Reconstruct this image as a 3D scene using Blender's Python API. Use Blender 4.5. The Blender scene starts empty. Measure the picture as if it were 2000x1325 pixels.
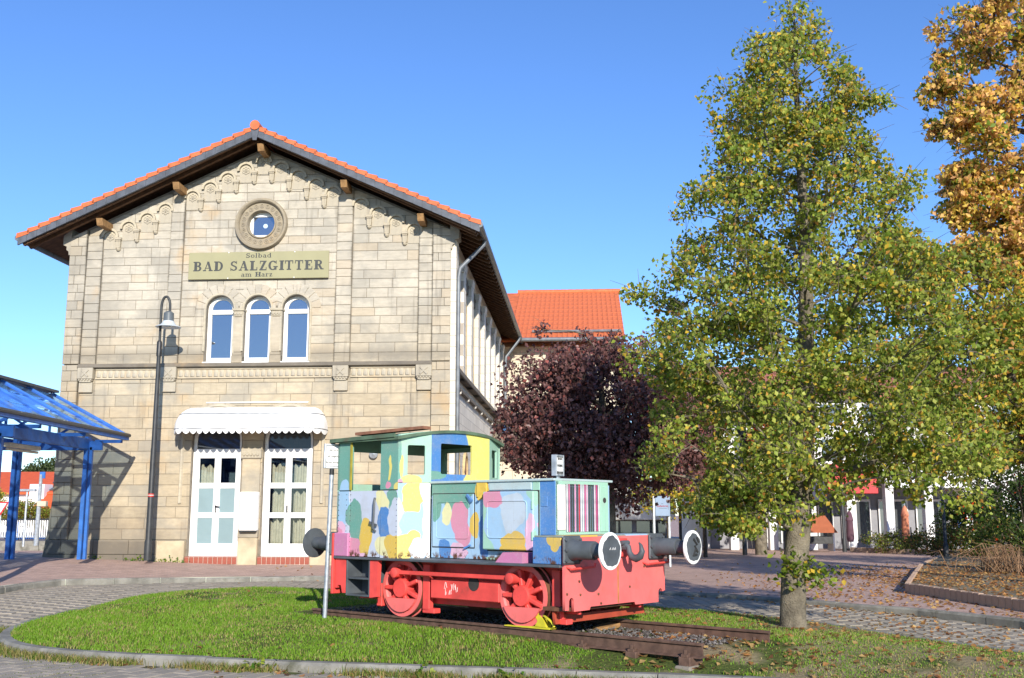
import bpy, bmesh, math, random
import numpy as np
from mathutils import Matrix, Vector
R = math.radians
rnd = random.Random(7)
nrg = np.random.default_rng(11)
scene = bpy.context.scene
COL = scene.collection

# ------------------------------------------------------------------ camera, sky, sun, exposure
cd = bpy.data.cameras.new('camera'); cam = bpy.data.objects.new('camera', cd); COL.objects.link(cam)
cd.sensor_width = 36.0; cd.lens = 36.0 * 2039 / 2000
cd.clip_start = .1; cd.clip_end = 3000
cam.location = (0, 0, 1.7); cam.rotation_euler = (R(90 + 9.472), 0, 0)
scene.camera = cam
SUN_EL = 22.5
SUN_TO = Vector((.215, -.9, .385)).normalized()       # direction towards the sun
world = bpy.data.worlds.new('World'); scene.world = world; world.use_nodes = True
wn = world.node_tree; wn.nodes.clear()
sky = wn.nodes.new('ShaderNodeTexSky'); sky.sky_type = 'NISHITA'; sky.sun_disc = False
sky.sun_elevation = R(SUN_EL); sky.sun_rotation = math.atan2(SUN_TO.x, SUN_TO.y)
sky.altitude = 0; sky.air_density = 1.0; sky.dust_density = 0.0; sky.ozone_density = 6.0
bg = wn.nodes.new('ShaderNodeBackground'); bg.inputs['Strength'].default_value = .145
wo = wn.nodes.new('ShaderNodeOutputWorld')
hs = wn.nodes.new('ShaderNodeHueSaturation'); hs.inputs['Hue'].default_value = .508; hs.inputs['Saturation'].default_value = 1.06; hs.inputs['Value'].default_value = 1.14
wn.links.new(sky.outputs[0], hs.inputs['Color']); wn.links.new(hs.outputs[0], bg.inputs[0]); wn.links.new(bg.outputs[0], wo.inputs[0])
sd = bpy.data.lights.new('sun', 'SUN'); sd.energy = 5.0; sd.angle = R(.55); sd.color = (1, .93, .82)
sun = bpy.data.objects.new('sun', sd); COL.objects.link(sun)
sun.rotation_euler = SUN_TO.to_track_quat('Z', 'Y').to_euler()
sun.location = (20, -40, 30)
scene.view_settings.view_transform = 'Standard'; scene.view_settings.look = 'None'
scene.view_settings.exposure = 0.42; scene.view_settings.gamma = 1; scene.view_settings.use_curve_mapping = False

# ------------------------------------------------------------------ materials
def lin(r, g, b, k=1.0):
    f = lambda c: ((c / 255 + .055) / 1.055) ** 2.4 if c > 10 else c / 255 / 12.92
    return (f(r) * k, f(g) * k, f(b) * k)
MATS = {}
class NT:
    def __init__(s, name):
        s.m = bpy.data.materials.new(name); s.m.use_nodes = True; s.t = s.m.node_tree; s.t.nodes.clear()
        s.out = s.n('ShaderNodeOutputMaterial')
    def n(s, typ, **kw):
        x = s.t.nodes.new(typ)
        for k, v in kw.items(): setattr(x, k, v)
        return x
    def l(s, a, b): s.t.links.new(a, b)
    def val(s, x, v):
        if hasattr(v, 'is_linked') or hasattr(v, 'links'): s.l(v, x)
        else: x.default_value = v
    def math(s, op, a, b=0., c=0., clamp=False):
        x = s.n('ShaderNodeMath', operation=op); x.use_clamp = clamp
        for i, v in enumerate((a, b, c)): s.val(x.inputs[i], v)
        return x.outputs[0]
    def vmath(s, op, a, b=None):
        x = s.n('ShaderNodeVectorMath', operation=op)
        s.val(x.inputs[0], a)
        if b is not None: s.val(x.inputs[1], b)
        return x.outputs['Value'] if op in ('LENGTH', 'DOT_PRODUCT') else x.outputs[0]
    def mix(s, f, a, b, typ='MIX'):
        x = s.n('ShaderNodeMix', data_type='RGBA', blend_type=typ)
        c4 = lambda v: v if hasattr(v, 'links') else (*v[:3], 1)
        s.val(x.inputs[0], f); s.val(x.inputs[6], c4(a)); s.val(x.inputs[7], c4(b))
        return x.outputs[2]
    def noise(s, scale, vec=None, detail=4, rough=.55, dist=0):
        x = s.n('ShaderNodeTexNoise'); x.inputs['Scale'].default_value = scale; x.inputs['Detail'].default_value = detail
        x.inputs['Roughness'].default_value = rough; x.inputs['Distortion'].default_value = dist
        s.l(vec if vec is not None else s.obj(), x.inputs['Vector'])
        return x.outputs['Fac']
    def obj(s):
        if not hasattr(s, '_o'): s._o = s.n('ShaderNodeTexCoord')
        return s._o.outputs['Object']
    def sep(s, v):
        x = s.n('ShaderNodeSeparateXYZ'); s.l(v, x.inputs[0]); return x.outputs
    def comb(s, x, y, z):
        c = s.n('ShaderNodeCombineXYZ')
        for i, v in enumerate((x, y, z)): s.val(c.inputs[i], v)
        return c.outputs[0]
    def scale(s, v, sc): return s.vmath('MULTIPLY', v, sc)
    def step(s, v, a, b):
        x = s.n('ShaderNodeMapRange', interpolation_type='SMOOTHSTEP'); s.val(x.inputs[0], v)
        x.inputs[1].default_value = a; x.inputs[2].default_value = b
        return x.outputs[0]
    def attr(s, name):
        x = s.n('ShaderNodeAttribute', attribute_name=name); return x
    def bsdf(s, color, rough=.7, metal=0., bump=None, bstr=.3, bdist=.01, spec=.4):
        p = s.n('ShaderNodeBsdfPrincipled')
        s.val(p.inputs['Base Color'], color if hasattr(color, 'links') else (*color[:3], 1))
        s.val(p.inputs['Roughness'], rough); p.inputs['Metallic'].default_value = metal
        p.inputs['Specular IOR Level'].default_value = spec
        if bump is not None:
            b = s.n('ShaderNodeBump'); b.inputs['Strength'].default_value = bstr; b.inputs['Distance'].default_value = bdist
            s.l(bump, b.inputs['Height']); s.l(b.outputs[0], p.inputs['Normal'])
        return p.outputs[0]
    def done(s, sh): s.l(sh, s.out.inputs[0]); return s.m

def M(name, col=(.5, .5, .5), rough=.65, var=.18, sc=5., bump=.25, metal=0., bd=.004, spec=.35, dirt=None, dirt_amt=.0, dirt_sc=2.5):
    if name in MATS: return MATS[name]
    t = NT(name)
    f = t.noise(sc, detail=5)
    c = t.mix(t.step(f, .3, .7), tuple(x * (1 - var) for x in col), tuple(min(1, x * (1 + var)) for x in col))
    if dirt is not None:
        d = t.step(t.noise(dirt_sc, detail=7, rough=.65), .62 - dirt_amt * .2, .75)
        c = t.mix(t.math('MULTIPLY', d, min(1, dirt_amt + .3)), c, dirt)
    MATS[name] = t.done(t.bsdf(c, rough, metal, t.noise(sc * 9, detail=3), bump, bd, spec))
    return MATS[name]

def stone_material(name, low, high, grey, soot_top=1.9, ground=True):
    t = NT(name); o = t.obj(); x, y, z = t.sep(o)
    tone = t.attr('tone').outputs['Fac']
    zf = t.step(z, 4.2, 8.2)
    c = t.mix(zf, low, high)
    n1 = t.noise(1.1, detail=6, rough=.6); n2 = t.noise(6., t.scale(o, (.6, .6, 2.2)), detail=7, rough=.68); n3 = t.noise(38, detail=4)
    br = t.math('ADD', t.math('MULTIPLY', tone, .22), t.math('MULTIPLY', n2, .66))
    br = t.math('ADD', br, .54)
    c = t.mix(1., c, t.comb(br, br, br), 'MULTIPLY')
    c = t.mix(t.math('MULTIPLY', t.step(t.math('ADD', n1, t.math('MULTIPLY', tone, .22)), .55, .78), .6), c, grey)      # grey weathering by patches
    wn_ = t.n('ShaderNodeTexWhiteNoise', noise_dimensions='1D'); t.l(t.math('MULTIPLY', tone, 917.), wn_.inputs['W'])
    c = t.mix(t.math('MULTIPLY', t.step(wn_.outputs['Value'], .78, .92), .30), c, (.44, .33, .20))
    c = t.mix(t.math('MULTIPLY', t.step(wn_.outputs['Value'], .2, .06), .32), c, (.27, .245, .20))
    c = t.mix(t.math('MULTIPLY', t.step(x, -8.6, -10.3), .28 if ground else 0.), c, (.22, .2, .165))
    warm = t.step(t.noise(.9, t.vmath('ADD', o, (7, 3, 9)), detail=5), .57, .72)
    c = t.mix(t.math('MULTIPLY', warm, .45), c, (.46, .30, .14))
    # vertical run-off streaks under ledges, soot rising from the ground
    st = t.step(t.noise(1., t.scale(o, (5.5, 5.5, .35)), detail=5, rough=.6), .56, .72)
    c = t.mix(t.math('MULTIPLY', st, .42), c, (.16, .14, .115))
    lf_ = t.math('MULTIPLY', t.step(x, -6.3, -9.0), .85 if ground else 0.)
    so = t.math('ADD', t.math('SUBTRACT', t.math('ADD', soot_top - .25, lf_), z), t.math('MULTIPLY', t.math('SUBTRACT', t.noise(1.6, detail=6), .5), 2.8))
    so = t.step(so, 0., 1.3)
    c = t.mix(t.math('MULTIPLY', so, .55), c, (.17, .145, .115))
    pl_ = t.math('MULTIPLY', 0. if not ground else t.step(z, 1.05, .95), t.step(t.math('ADD', n1, t.math('MULTIPLY', tone, .2)), .36, .6))
    c = t.mix(t.math('MULTIPLY', pl_, .7), c, (.12, .105, .085))
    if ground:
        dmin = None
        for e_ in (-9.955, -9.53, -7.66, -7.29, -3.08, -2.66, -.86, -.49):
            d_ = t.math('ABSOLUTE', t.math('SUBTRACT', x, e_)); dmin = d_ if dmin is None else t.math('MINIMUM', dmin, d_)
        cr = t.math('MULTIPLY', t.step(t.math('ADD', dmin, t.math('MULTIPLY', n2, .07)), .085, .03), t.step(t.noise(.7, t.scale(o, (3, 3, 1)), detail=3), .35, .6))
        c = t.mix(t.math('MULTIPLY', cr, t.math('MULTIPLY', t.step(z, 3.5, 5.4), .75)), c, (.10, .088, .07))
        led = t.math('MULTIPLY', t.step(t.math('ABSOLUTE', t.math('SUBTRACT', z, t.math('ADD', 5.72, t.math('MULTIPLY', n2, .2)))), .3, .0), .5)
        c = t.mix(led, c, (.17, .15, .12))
    fl = t.step(n3, .66, .74)
    c = t.mix(t.math('MULTIPLY', fl, .25), c, (.12, .1, .075))
    b = t.math('ADD', t.math('MULTIPLY', n3, .5), n2)
    return t.done(t.bsdf(c, .88, 0, b, .45, .012, .2))

def courses_material(name, col, joint, bw, bh, uv, mortar=.012, noise_amt=.3, bump=.5, jit=.4):
    """stone or brick courses that are too far away or foreshortened to pick apart; uv picks the two object axes"""
    t = NT(name); o = t.obj(); s = t.sep(o)
    v = t.comb(s[uv[0]], s[uv[1]], 0.)
    b = t.n('ShaderNodeTexBrick'); b.offset = .5
    b.inputs['Scale'].default_value = 1; b.inputs['Brick Width'].default_value = bw; b.inputs['Row Height'].default_value = bh
    b.inputs['Mortar Size'].default_value = mortar; b.inputs['Mortar Smooth'].default_value = .3
    b.inputs['Color1'].default_value = (*[c * (1 - jit * .5) for c in col], 1); b.inputs['Color2'].default_value = (*[min(1, c * (1 + jit * .5)) for c in col], 1)
    b.inputs['Mortar'].default_value = (*joint, 1)
    t.l(v, b.inputs['Vector'])
    n = t.noise(2.2, detail=6); n2 = t.noise(22, detail=4)
    k = t.math('ADD', 1 - noise_amt * .5, t.math('MULTIPLY', n, noise_amt))
    k = t.math('ADD', k, t.math('MULTIPLY', t.math('SUBTRACT', n2, .5), noise_amt))
    c = t.mix(1., b.outputs['Color'], t.comb(k, k, k), 'MULTIPLY')
    h = t.math('ADD', t.math('SUBTRACT', 1., b.outputs['Fac']), t.math('MULTIPLY', n2, .3))
    return t.done(t.bsdf(c, .85, 0, h, bump, .006, .25))

def leaf_material(name, transl=.38, rough=.55):
    if name in MATS: return MATS[name]
    t = NT(name); a = t.attr('col').outputs['Color']
    d = t.bsdf(a, rough, 0, None, spec=.25)
    tr = t.n('ShaderNodeBsdfTranslucent'); t.l(a, tr.inputs[0])
    mx = t.n('ShaderNodeMixShader'); mx.inputs[0].default_value = transl
    t.l(d, mx.inputs[1]); t.l(tr.outputs[0], mx.inputs[2])
    MATS[name] = t.done(mx.outputs[0]); return MATS[name]

def glass_material(name, gloss=.35, tint=(.02, .03, .05), gcol=(.75, .85, 1.), clear=False, rough=.02, milk=None):
    t = NT(name)
    g = t.n('ShaderNodeBsdfGlossy'); g.inputs['Color'].default_value = (*gcol, 1); g.inputs['Roughness'].default_value = rough
    bmp = t.n('ShaderNodeBump'); bmp.inputs['Strength'].default_value = .04; bmp.inputs['Distance'].default_value = .02
    t.l(t.noise(1.3, detail=2), bmp.inputs['Height']); t.l(bmp.outputs[0], g.inputs['Normal'])
    if clear:
        b = t.n('ShaderNodeBsdfTransparent'); b.inputs[0].default_value = (*tint, 1); bo = b.outputs[0]
        if milk:
            dd_ = t.n('ShaderNodeBsdfDiffuse'); dd_.inputs[0].default_value = (*milk[1], 1); m2 = t.n('ShaderNodeMixShader'); m2.inputs[0].default_value = milk[0]; t.l(bo, m2.inputs[1]); t.l(dd_.outputs[0], m2.inputs[2]); bo = m2.outputs[0]
    else: bo = t.bsdf(tint, .5)
    fr = t.n('ShaderNodeLayerWeight')
    f = t.math('ADD', t.math('MULTIPLY', t.math('POWER', fr.outputs['Facing'], 4.), .75), gloss, clamp=True)
    mx = t.n('ShaderNodeMixShader'); t.l(f, mx.inputs[0]); t.l(bo, mx.inputs[1]); t.l(g.outputs[0], mx.inputs[2])
    return t.done(mx.outputs[0])

def camo_material(name, base, blobs, axes=(0, 2), rust=True, amt=.042):
    """hand-painted colour fields: ellipses with a wobbling edge laid over a base coat, then chips, dirt and rust"""
    t = NT(name); o = t.obj(); s = t.sep(o)
    v = t.comb(s[axes[0]], s[axes[1]], 0.)
    nn = t.n('ShaderNodeTexNoise'); nn.inputs['Scale'].default_value = 4.5; nn.inputs['Detail'].default_value = 2; t.l(o, nn.inputs['Vector'])
    wob = t.scale(t.vmath('SUBTRACT', nn.outputs['Color'], (.5, .5, .5)), (amt * 4, amt * 4, 0))
    p = t.vmath('ADD', v, wob)
    c = (*base, 1)
    c = t.mix(0., base, base)
    for bx, bz, rx, rz, colr in blobs:
        d = t.vmath('MULTIPLY', t.vmath('SUBTRACT', p, (bx, bz, 0)), (1 / rx, 1 / rz, 0))
        f = t.step(t.vmath('LENGTH', d), 1.03, .99)
        c = t.mix(f, c, colr)
    g = t.noise(3.2, detail=7, rough=.7)
    c = t.mix(t.math('MULTIPLY', t.step(g, .42, .75), .34), c, (.30, .29, .25))
    c = t.mix(t.math('MULTIPLY', t.step(t.noise(45, detail=5, rough=.7), .5, .7), .16), c, (.62, .62, .58))
    st = t.step(t.noise(1., t.scale(o, (13, 13, .9)), detail=4), .6, .75)
    c = t.mix(t.math('MULTIPLY', st, .30), c, (.2, .16, .12))
    if rust:
        low = t.step(t.math('ADD', s[2], t.math('MULTIPLY', t.noise(7, detail=4), .20)), 1.33, 1.24)
        sp = t.step(t.noise(11, t.scale(o, (1, 1, .6)), detail=7, rough=.75), .49, .53)
        c = t.mix(t.math('MULTIPLY', low, sp), c, (.095, .040, .018))
        ch = t.step(t.noise(22, detail=6, rough=.75), .665, .69)
        c = t.mix(t.math('MULTIPLY', ch, .8), c, (.12, .06, .035))
    return t.done(t.bsdf(c, t.math('ADD', .42, t.math('MULTIPLY', g, .25)), 0, t.noise(9, detail=4), .18, .01, .4))

# ------------------------------------------------------------------ mesh helpers
class MB:
    def __init__(s): s.v = []; s.f = []
    def add(s, vs, fs):
        k = len(s.v); s.v += [tuple(v) for v in vs]; s.f += [tuple(i + k for i in f) for f in fs]; return s
    def box(s, x0, x1, y0, y1, z0, z1):
        return s.add([(x0, y0, z0), (x1, y0, z0), (x1, y1, z0), (x0, y1, z0), (x0, y0, z1), (x1, y0, z1), (x1, y1, z1), (x0, y1, z1)],
                     [(0, 3, 2, 1), (4, 5, 6, 7), (0, 1, 5, 4), (1, 2, 6, 5), (2, 3, 7, 6), (3, 0, 4, 7)])
    def cbox(s, x0, x1, y0, y1, z0, z1, c=.006):
        """box with all edges chamfered"""
        bm = bmesh.new(); bmesh.ops.create_cube(bm, size=1)
        for v in bm.verts: v.co = ((x0 + x1) / 2 + v.co.x * (x1 - x0), (y0 + y1) / 2 + v.co.y * (y1 - y0), (z0 + z1) / 2 + v.co.z * (z1 - z0))
        bmesh.ops.bevel(bm, geom=bm.edges[:], offset=c, segments=1, affect='EDGES')
        bm.verts.index_update(); s.add([v.co[:] for v in bm.verts], [[v.index for v in f.verts] for f in bm.faces]); bm.free(); return s
    def bar(s, p, q, w, h, up=(0, 0, 1)):
        """rectangular bar from p to q"""
        p, q, up = Vector(p), Vector(q), Vector(up); d = (q - p).normalized(); a = d.cross(up)
        if a.length < 1e-4: a = d.cross(Vector((0, 1, 0)))
        a.normalize(); b = a.cross(d).normalized()
        vs = [e + a * (i * w / 2) + b * (j * h / 2) for e in (p, q) for i, j in ((-1, -1), (1, -1), (1, 1), (-1, 1))]
        return s.add(vs, [(0, 1, 2, 3), (7, 6, 5, 4), (0, 4, 5, 1), (1, 5, 6, 2), (2, 6, 7, 3), (3, 7, 4, 0)])
    def tube(s, pts, rad, n=8, caps=True):
        pts = [Vector(p) for p in pts]; rad = rad if hasattr(rad, '__len__') else [rad] * len(pts); k = len(s.v); ref = None
        for i, p in enumerate(pts):
            d = (pts[min(i + 1, len(pts) - 1)] - pts[max(i - 1, 0)]).normalized()
            if ref is None: ref = d.cross(Vector((0, 0, 1))) if abs(d.z) < .9 else d.cross(Vector((0, 1, 0)))
            a = (ref - d * ref.dot(d)).normalized(); b = d.cross(a); ref = a
            for j in range(n):
                t = 2 * math.pi * j / n; s.v.append(tuple(p + (a * math.cos(t) + b * math.sin(t)) * rad[i]))
        for i in range(len(pts) - 1):
            for j in range(n):
                j2 = (j + 1) % n; s.f.append((k + i * n + j, k + i * n + j2, k + (i + 1) * n + j2, k + (i + 1) * n + j))
        if caps: s.f.append(tuple(k + j for j in range(n - 1, -1, -1))); s.f.append(tuple(k + (len(pts) - 1) * n + j for j in range(n)))
        return s
    def lathe(s, prof, o, ax, n=24, closed=False, cap=True):
        """profile [(r, h)] turned about axis ax through o"""
        o, ax = Vector(o), Vector(ax).normalized(); a = ax.cross(Vector((0, 0, 1))) if abs(ax.z) < .9 else ax.cross(Vector((0, 1, 0)))
        a.normalize(); b = ax.cross(a); k = len(s.v); m = len(prof)
        for r, h in prof:
            for j in range(n):
                t = 2 * math.pi * j / n; s.v.append(tuple(o + ax * h + (a * math.cos(t) + b * math.sin(t)) * r))
        for i in range(m - 1 if not closed else m):
            for j in range(n):
                j2 = (j + 1) % n; i2 = (i + 1) % m; s.f.append((k + i * n + j, k + i * n + j2, k + i2 * n + j2, k + i2 * n + j))
        if not closed and cap:
            if prof[0][0] > 1e-5: s.f.append(tuple(k + j for j in range(n - 1, -1, -1)))
            if prof[-1][0] > 1e-5: s.f.append(tuple(k + (m - 1) * n + j for j in range(n)))
        return s
    def prism(s, poly, y0, y1, axes='xz'):
        """polygon in two axes pulled along the third"""
        def P(a, b, c): return {'xz': (a, c, b), 'xy': (a, b, c), 'yz': (c, a, b)}[axes]
        n = len(poly); vs = [P(a, b, y0) for a, b in poly] + [P(a, b, y1) for a, b in poly]
        return s.add(vs, [tuple(range(n)), tuple(range(2 * n - 1, n - 1, -1))] + [(i, n + i, n + (i + 1) % n, (i + 1) % n) for i in range(n)])
    def mesh(s, name, mat, smooth=False, tone=None, fix=True):
        me = bpy.data.meshes.new(name); me.from_pydata(s.v, [], s.f)
        if fix:
            bm = bmesh.new(); bm.from_mesh(me); bmesh.ops.recalc_face_normals(bm, faces=bm.faces); bm.to_mesh(me); bm.free()
        for m in (mat if isinstance(mat, (list, tuple)) else [mat]): me.materials.append(m)
        if smooth: smooth_mesh(me)
        if tone is not None:
            a = me.attributes.new('tone', 'FLOAT', 'FACE')
            a.data.foreach_set('value', np.full(len(me.polygons), tone, np.float32) if not hasattr(tone, '__len__') else np.asarray(tone, np.float32))
        return me
def smooth_mesh(me, ang=40):
    me.polygons.foreach_set('use_smooth', [True] * len(me.polygons))
    try: me.set_sharp_from_angle(angle=R(ang))
    except Exception: pass
def link(name, me, parent=None, loc=(0, 0, 0), rotz=0.):
    o = bpy.data.objects.new(name, me); COL.objects.link(o); o.location = loc; o.rotation_euler = (0, 0, rotz)
    if parent is not None: o.parent = parent
    return o
class Thing:
    def __init__(s, name, label, cat, loc=(0, 0, 0), rotz=0., group=None, zoff=0.):
        s.o = bpy.data.objects.new(name, None); COL.objects.link(s.o); s.o.location = (loc[0], loc[1], loc[2] + zoff); s.o.rotation_euler = (0, 0, rotz)
        s.o['label'] = label; s.o['category'] = cat; s.z = zoff; s.o.empty_display_size = .2
        if group: s.o['group'] = group
    def part(s, name, mb, mat=None, smooth=False, tone=None, label=None, parent=None):
        me = mb.mesh(name, mat, smooth, tone) if isinstance(mb, MB) else mb
        o = link(name, me, parent if parent is not None else s.o, (0, 0, -s.z) if parent is None else (0, 0, 0))
        if label: o['label'] = label
        return o
def copy_part(o, loc=None, parent=None):
    c = o.copy(); COL.objects.link(c)
    if parent is not None: c.parent = parent
    if loc is not None: c.location = loc
    return c
def tag(o, label=None, cat=None, group=None, kind=None):
    for k, v in (('label', label), ('category', cat), ('group', group), ('kind', kind)):
        if v: o[k] = v
    return o
def curve_plate(name, outer, holes, th, O=(0, 0, 0), ex=(1, 0, 0), ey=(0, 0, 1), mat=None, bevel=0.):
    """flat plate with holes; its front face lies in the plane (O, ex, ey), thickness goes behind it"""
    cu = bpy.data.curves.new(name, 'CURVE'); cu.dimensions = '2D'; cu.fill_mode = 'BOTH'; cu.extrude = th / 2 - bevel; cu.bevel_depth = bevel; cu.bevel_resolution = 0
    for lp in [outer] + list(holes):
        sp = cu.splines.new('POLY'); sp.points.add(len(lp) - 1); sp.use_cyclic_u = True
        for i, (a, b) in enumerate(lp): sp.points[i].co = (a, b, 0, 1)
    ob = bpy.data.objects.new(name, cu); me = bpy.data.meshes.new_from_object(ob); bpy.data.objects.remove(ob); bpy.data.curves.remove(cu)
    return place_flat(me, name, O, ex, ey, -th / 2, mat)
def place_flat(me, name, O, ex, ey, off, mat):
    ex, ey = Vector(ex).normalized(), Vector(ey).normalized(); n = ex.cross(ey)
    mt = Matrix(((ex.x, ey.x, n.x, 0), (ex.y, ey.y, n.y, 0), (ex.z, ey.z, n.z, 0), (0, 0, 0, 1)))
    mt.translation = Vector(O) + n * off
    me.transform(mt); me.name = name; me.materials.clear()
    if mat: me.materials.append(mat)
    return me
def text_mesh(txt, size, O, ex, ey, mat, th=.002, bold=0., sx=1., align='CENTER', spacing=1.):
    cu = bpy.data.curves.new('lettering', 'FONT'); cu.body = txt; cu.size = size; cu.align_x = align; cu.align_y = 'CENTER'
    cu.extrude = th; cu.offset = bold; cu.resolution_u = 3; cu.space_line = spacing
    ob = bpy.data.objects.new('lettering', cu); me = bpy.data.meshes.new_from_object(ob); bpy.data.objects.remove(ob); bpy.data.curves.remove(cu)
    if sx != 1: me.transform(Matrix.Diagonal((sx, 1, 1, 1)))
    return place_flat(me, 'lettering', O, ex, ey, th, mat)
def arcpts(cx, cy, r, a0, a1, n, ry=None):
    ry = ry or r
    return [(cx + r * math.cos(R(a0 + (a1 - a0) * i / n)), cy + ry * math.sin(R(a0 + (a1 - a0) * i / n))) for i in range(n + 1)]
def arch_poly(x0, x1, z0, zs, n=16):
    r = (x1 - x0) / 2
    return [(x0, z0), (x1, z0)] + arcpts((x0 + x1) / 2, zs, r, 0, 180, n)
def rect(x0, x1, z0, z1): return [(x0, z0), (x1, z0), (x1, z1), (x0, z1)]
def rrect(x0, x1, z0, z1, r, n=4):
    return arcpts(x1 - r, z0 + r, r, -90, 0, n) + arcpts(x1 - r, z1 - r, r, 0, 90, n) + arcpts(x0 + r, z1 - r, r, 90, 180, n) + arcpts(x0 + r, z0 + r, r, 180, 270, n)
def np_mesh(name, verts, faces, mat, cols=None, smooth=False):
    verts = np.asarray(verts, np.float32); faces = np.asarray(faces, np.int32); k = faces.shape[1]
    me = bpy.data.meshes.new(name); me.vertices.add(len(verts)); me.vertices.foreach_set('co', verts.ravel())
    me.loops.add(faces.size); me.loops.foreach_set('vertex_index', faces.ravel())
    me.polygons.add(len(faces)); me.polygons.foreach_set('loop_start', np.arange(len(faces), dtype=np.int32) * k)
    me.update(calc_edges=True); me.materials.append(mat)
    if cols is not None:
        a = me.attributes.new('col', 'FLOAT_COLOR', 'FACE')
        a.data.foreach_set('color', np.concatenate([np.asarray(cols, np.float32), np.ones((len(cols), 1), np.float32)], 1).ravel())
    return me
def sm(v, a, b):
    t = min(1, max(0, (v - a) / (b - a))); return t * t * (3 - 2 * t)
def smn(v, a, b):
    t = np.clip((v - a) / (b - a), 0, 1); return t * t * (3 - 2 * t)
def inpoly(x, y, P):
    x = np.asarray(x, float); y = np.asarray(y, float); r = np.zeros(x.shape, bool); j = len(P) - 1
    for i in range(len(P)):
        xi, yi = P[i]; xj, yj = P[j]
        r ^= ((yi > y) != (yj > y)) & (x < (xj - xi) * (y - yi) / (yj - yi + 1e-12) + xi); j = i
    return r
def resample(P, step, closed=True):
    Q = [Vector((*p, 0)) for p in P]
    if closed: Q.append(Q[0])
    out = []; carry = 0.
    for a, b in zip(Q[:-1], Q[1:]):
        L = (b - a).length; t = carry
        while t < L: out.append((a + (b - a) * (t / L)).to_2d()[:]); t += step
        carry = t - L
    return out
def smooth_closed(P, n=6):
    out = []; k = len(P)
    for i in range(k):
        p0, p1, p2, p3 = [np.array(P[(i + j - 1) % k]) for j in range(4)]
        for t in np.arange(n) / n:
            out.append(tuple(.5 * (2 * p1 + (p2 - p0) * t + (2 * p0 - 5 * p1 + 4 * p2 - p3) * t * t + (3 * p1 - p0 - 3 * p2 + p3) * t ** 3)))
    return out

# ------------------------------------------------------------------ ground levels and outlines
LAWN = smooth_closed([(-7.0, 15.3), (-6.3, 13.75), (-5.0, 12.8), (-2.85, 12.1), (0, 11.45), (2.06, 10.9), (4.0, 10.2), (5.6, 9.9), (6.2, 11.0), (5.9, 12.6),
                      (5.25, 14.0), (4.1, 16.3), (2.5, 17.9), (0, 19.9), (-2.6, 20.8), (-4.2, 20.8), (-5.5, 20.1), (-6.5, 19.2), (-7.05, 17.4)], 5)
KERB = [(9.6, 7.0), (8.6, 12.0), (7.52, 15.8), (6.67, 17.5), (5.45, 19.05), (4.19, 20.6), (3.06, 21.4), (1.2, 22.6), (-1.4, 23.8), (-4.45, 24.3), (-7.8, 23.4), (-9.6, 22.6), (-10.0, 21.6), (-10.05, 20.5), (-10.4, 15), (-11, 8)]
ROAD = KERB + [(-30, 6), (-30, -8), (30, -8), (30, 6)]
def road_z(x, y): return .1 * smn(y, 13, 20) + .1 * smn(-x, -1, 5) * smn(y, 16, 23)
def pave_z(x, y):
    base = .165 + .125 * smn(-x, -1, 5)
    up = smn(y, 23.8, 26.6) * smn(3 - x, 0, 4)
    left = .035 * np.clip(-(x + 7), 0, 6) * smn(y, 21, 25) * (1 - smn(y, 28, 40))
    return base + .11 * up + left - .40 * smn(y, 28, 48) * smn(-x, 9, 13) - .05 * smn(y, 26, 45) * smn(x, 0, 4)

# ------------------------------------------------------------------ ground sheets
from mathutils.geometry import delaunay_2d_cdt
def fill_sheet(name, outline, holes, grid_xy, zf, mat):
    vs = []; es = []
    for lp in [outline] + holes:
        k = len(vs); vs += [Vector(p[:2]) for p in lp]; es += [(k + i, k + (i + 1) % len(lp)) for i in range(len(lp))]
    vs += [Vector(p) for p in grid_xy]
    V, _, F, _, _, _ = delaunay_2d_cdt(vs, es, [], 0, 1e-4)
    V = np.array([(v.x, v.y) for v in V]); F = np.array(F)
    c = V[F].mean(1); keep = inpoly(c[:, 0], c[:, 1], outline)
    for h in holes: keep &= ~inpoly(c[:, 0], c[:, 1], h)
    z = zf(V[:, 0], V[:, 1])
    me = np_mesh(name, np.column_stack([V, z]), F[keep], mat)
    bm = bmesh.new(); bm.from_mesh(me); bmesh.ops.recalc_face_normals(bm, faces=bm.faces)
    if sum(f.normal.z for f in bm.faces) < 0: bmesh.ops.reverse_faces(bm, faces=bm.faces)
    bm.to_mesh(me); bm.free()
    return link(name, me)
brick_pave = courses_material('brick_paving', lin(198, 166, 150, .80), (.28, .235, .205), .21, .105, (0, 1), .006, .4, .5, .3)
t = NT('paver_bed'); n = t.noise(3, detail=6)
bed_mat = t.done(t.bsdf(t.mix(t.step(n, .4, .62), (.085, .075, .05), (.10, .12, .035)), .95, 0, t.noise(40), .6, .01, .1))
gx, gy = np.meshgrid(np.arange(-24, 28, 1.0), np.arange(7, 60, 1.0))
gg = np.column_stack([gx.ravel() + .013, gy.ravel() + .017])
pv = fill_sheet('pavement', [(-400, -8), (-30, -8), (-30, 6)] + KERB[::-1] + [(30, 6), (30, -8), (400, -8), (400, 700), (-400, 700)], [], gg[~inpoly(gg[:, 0], gg[:, 1], KERB + [(-30, 7), (-30, 0), (30, 0), (30, 7)])], pave_z, brick_pave)
tag(pv, kind='structure')
rd = fill_sheet('road', ROAD, [], gg[inpoly(gg[:, 0], gg[:, 1], ROAD)], lambda x, y: road_z(x, y) - .012, bed_mat)
tag(rd, kind='structure')

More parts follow.
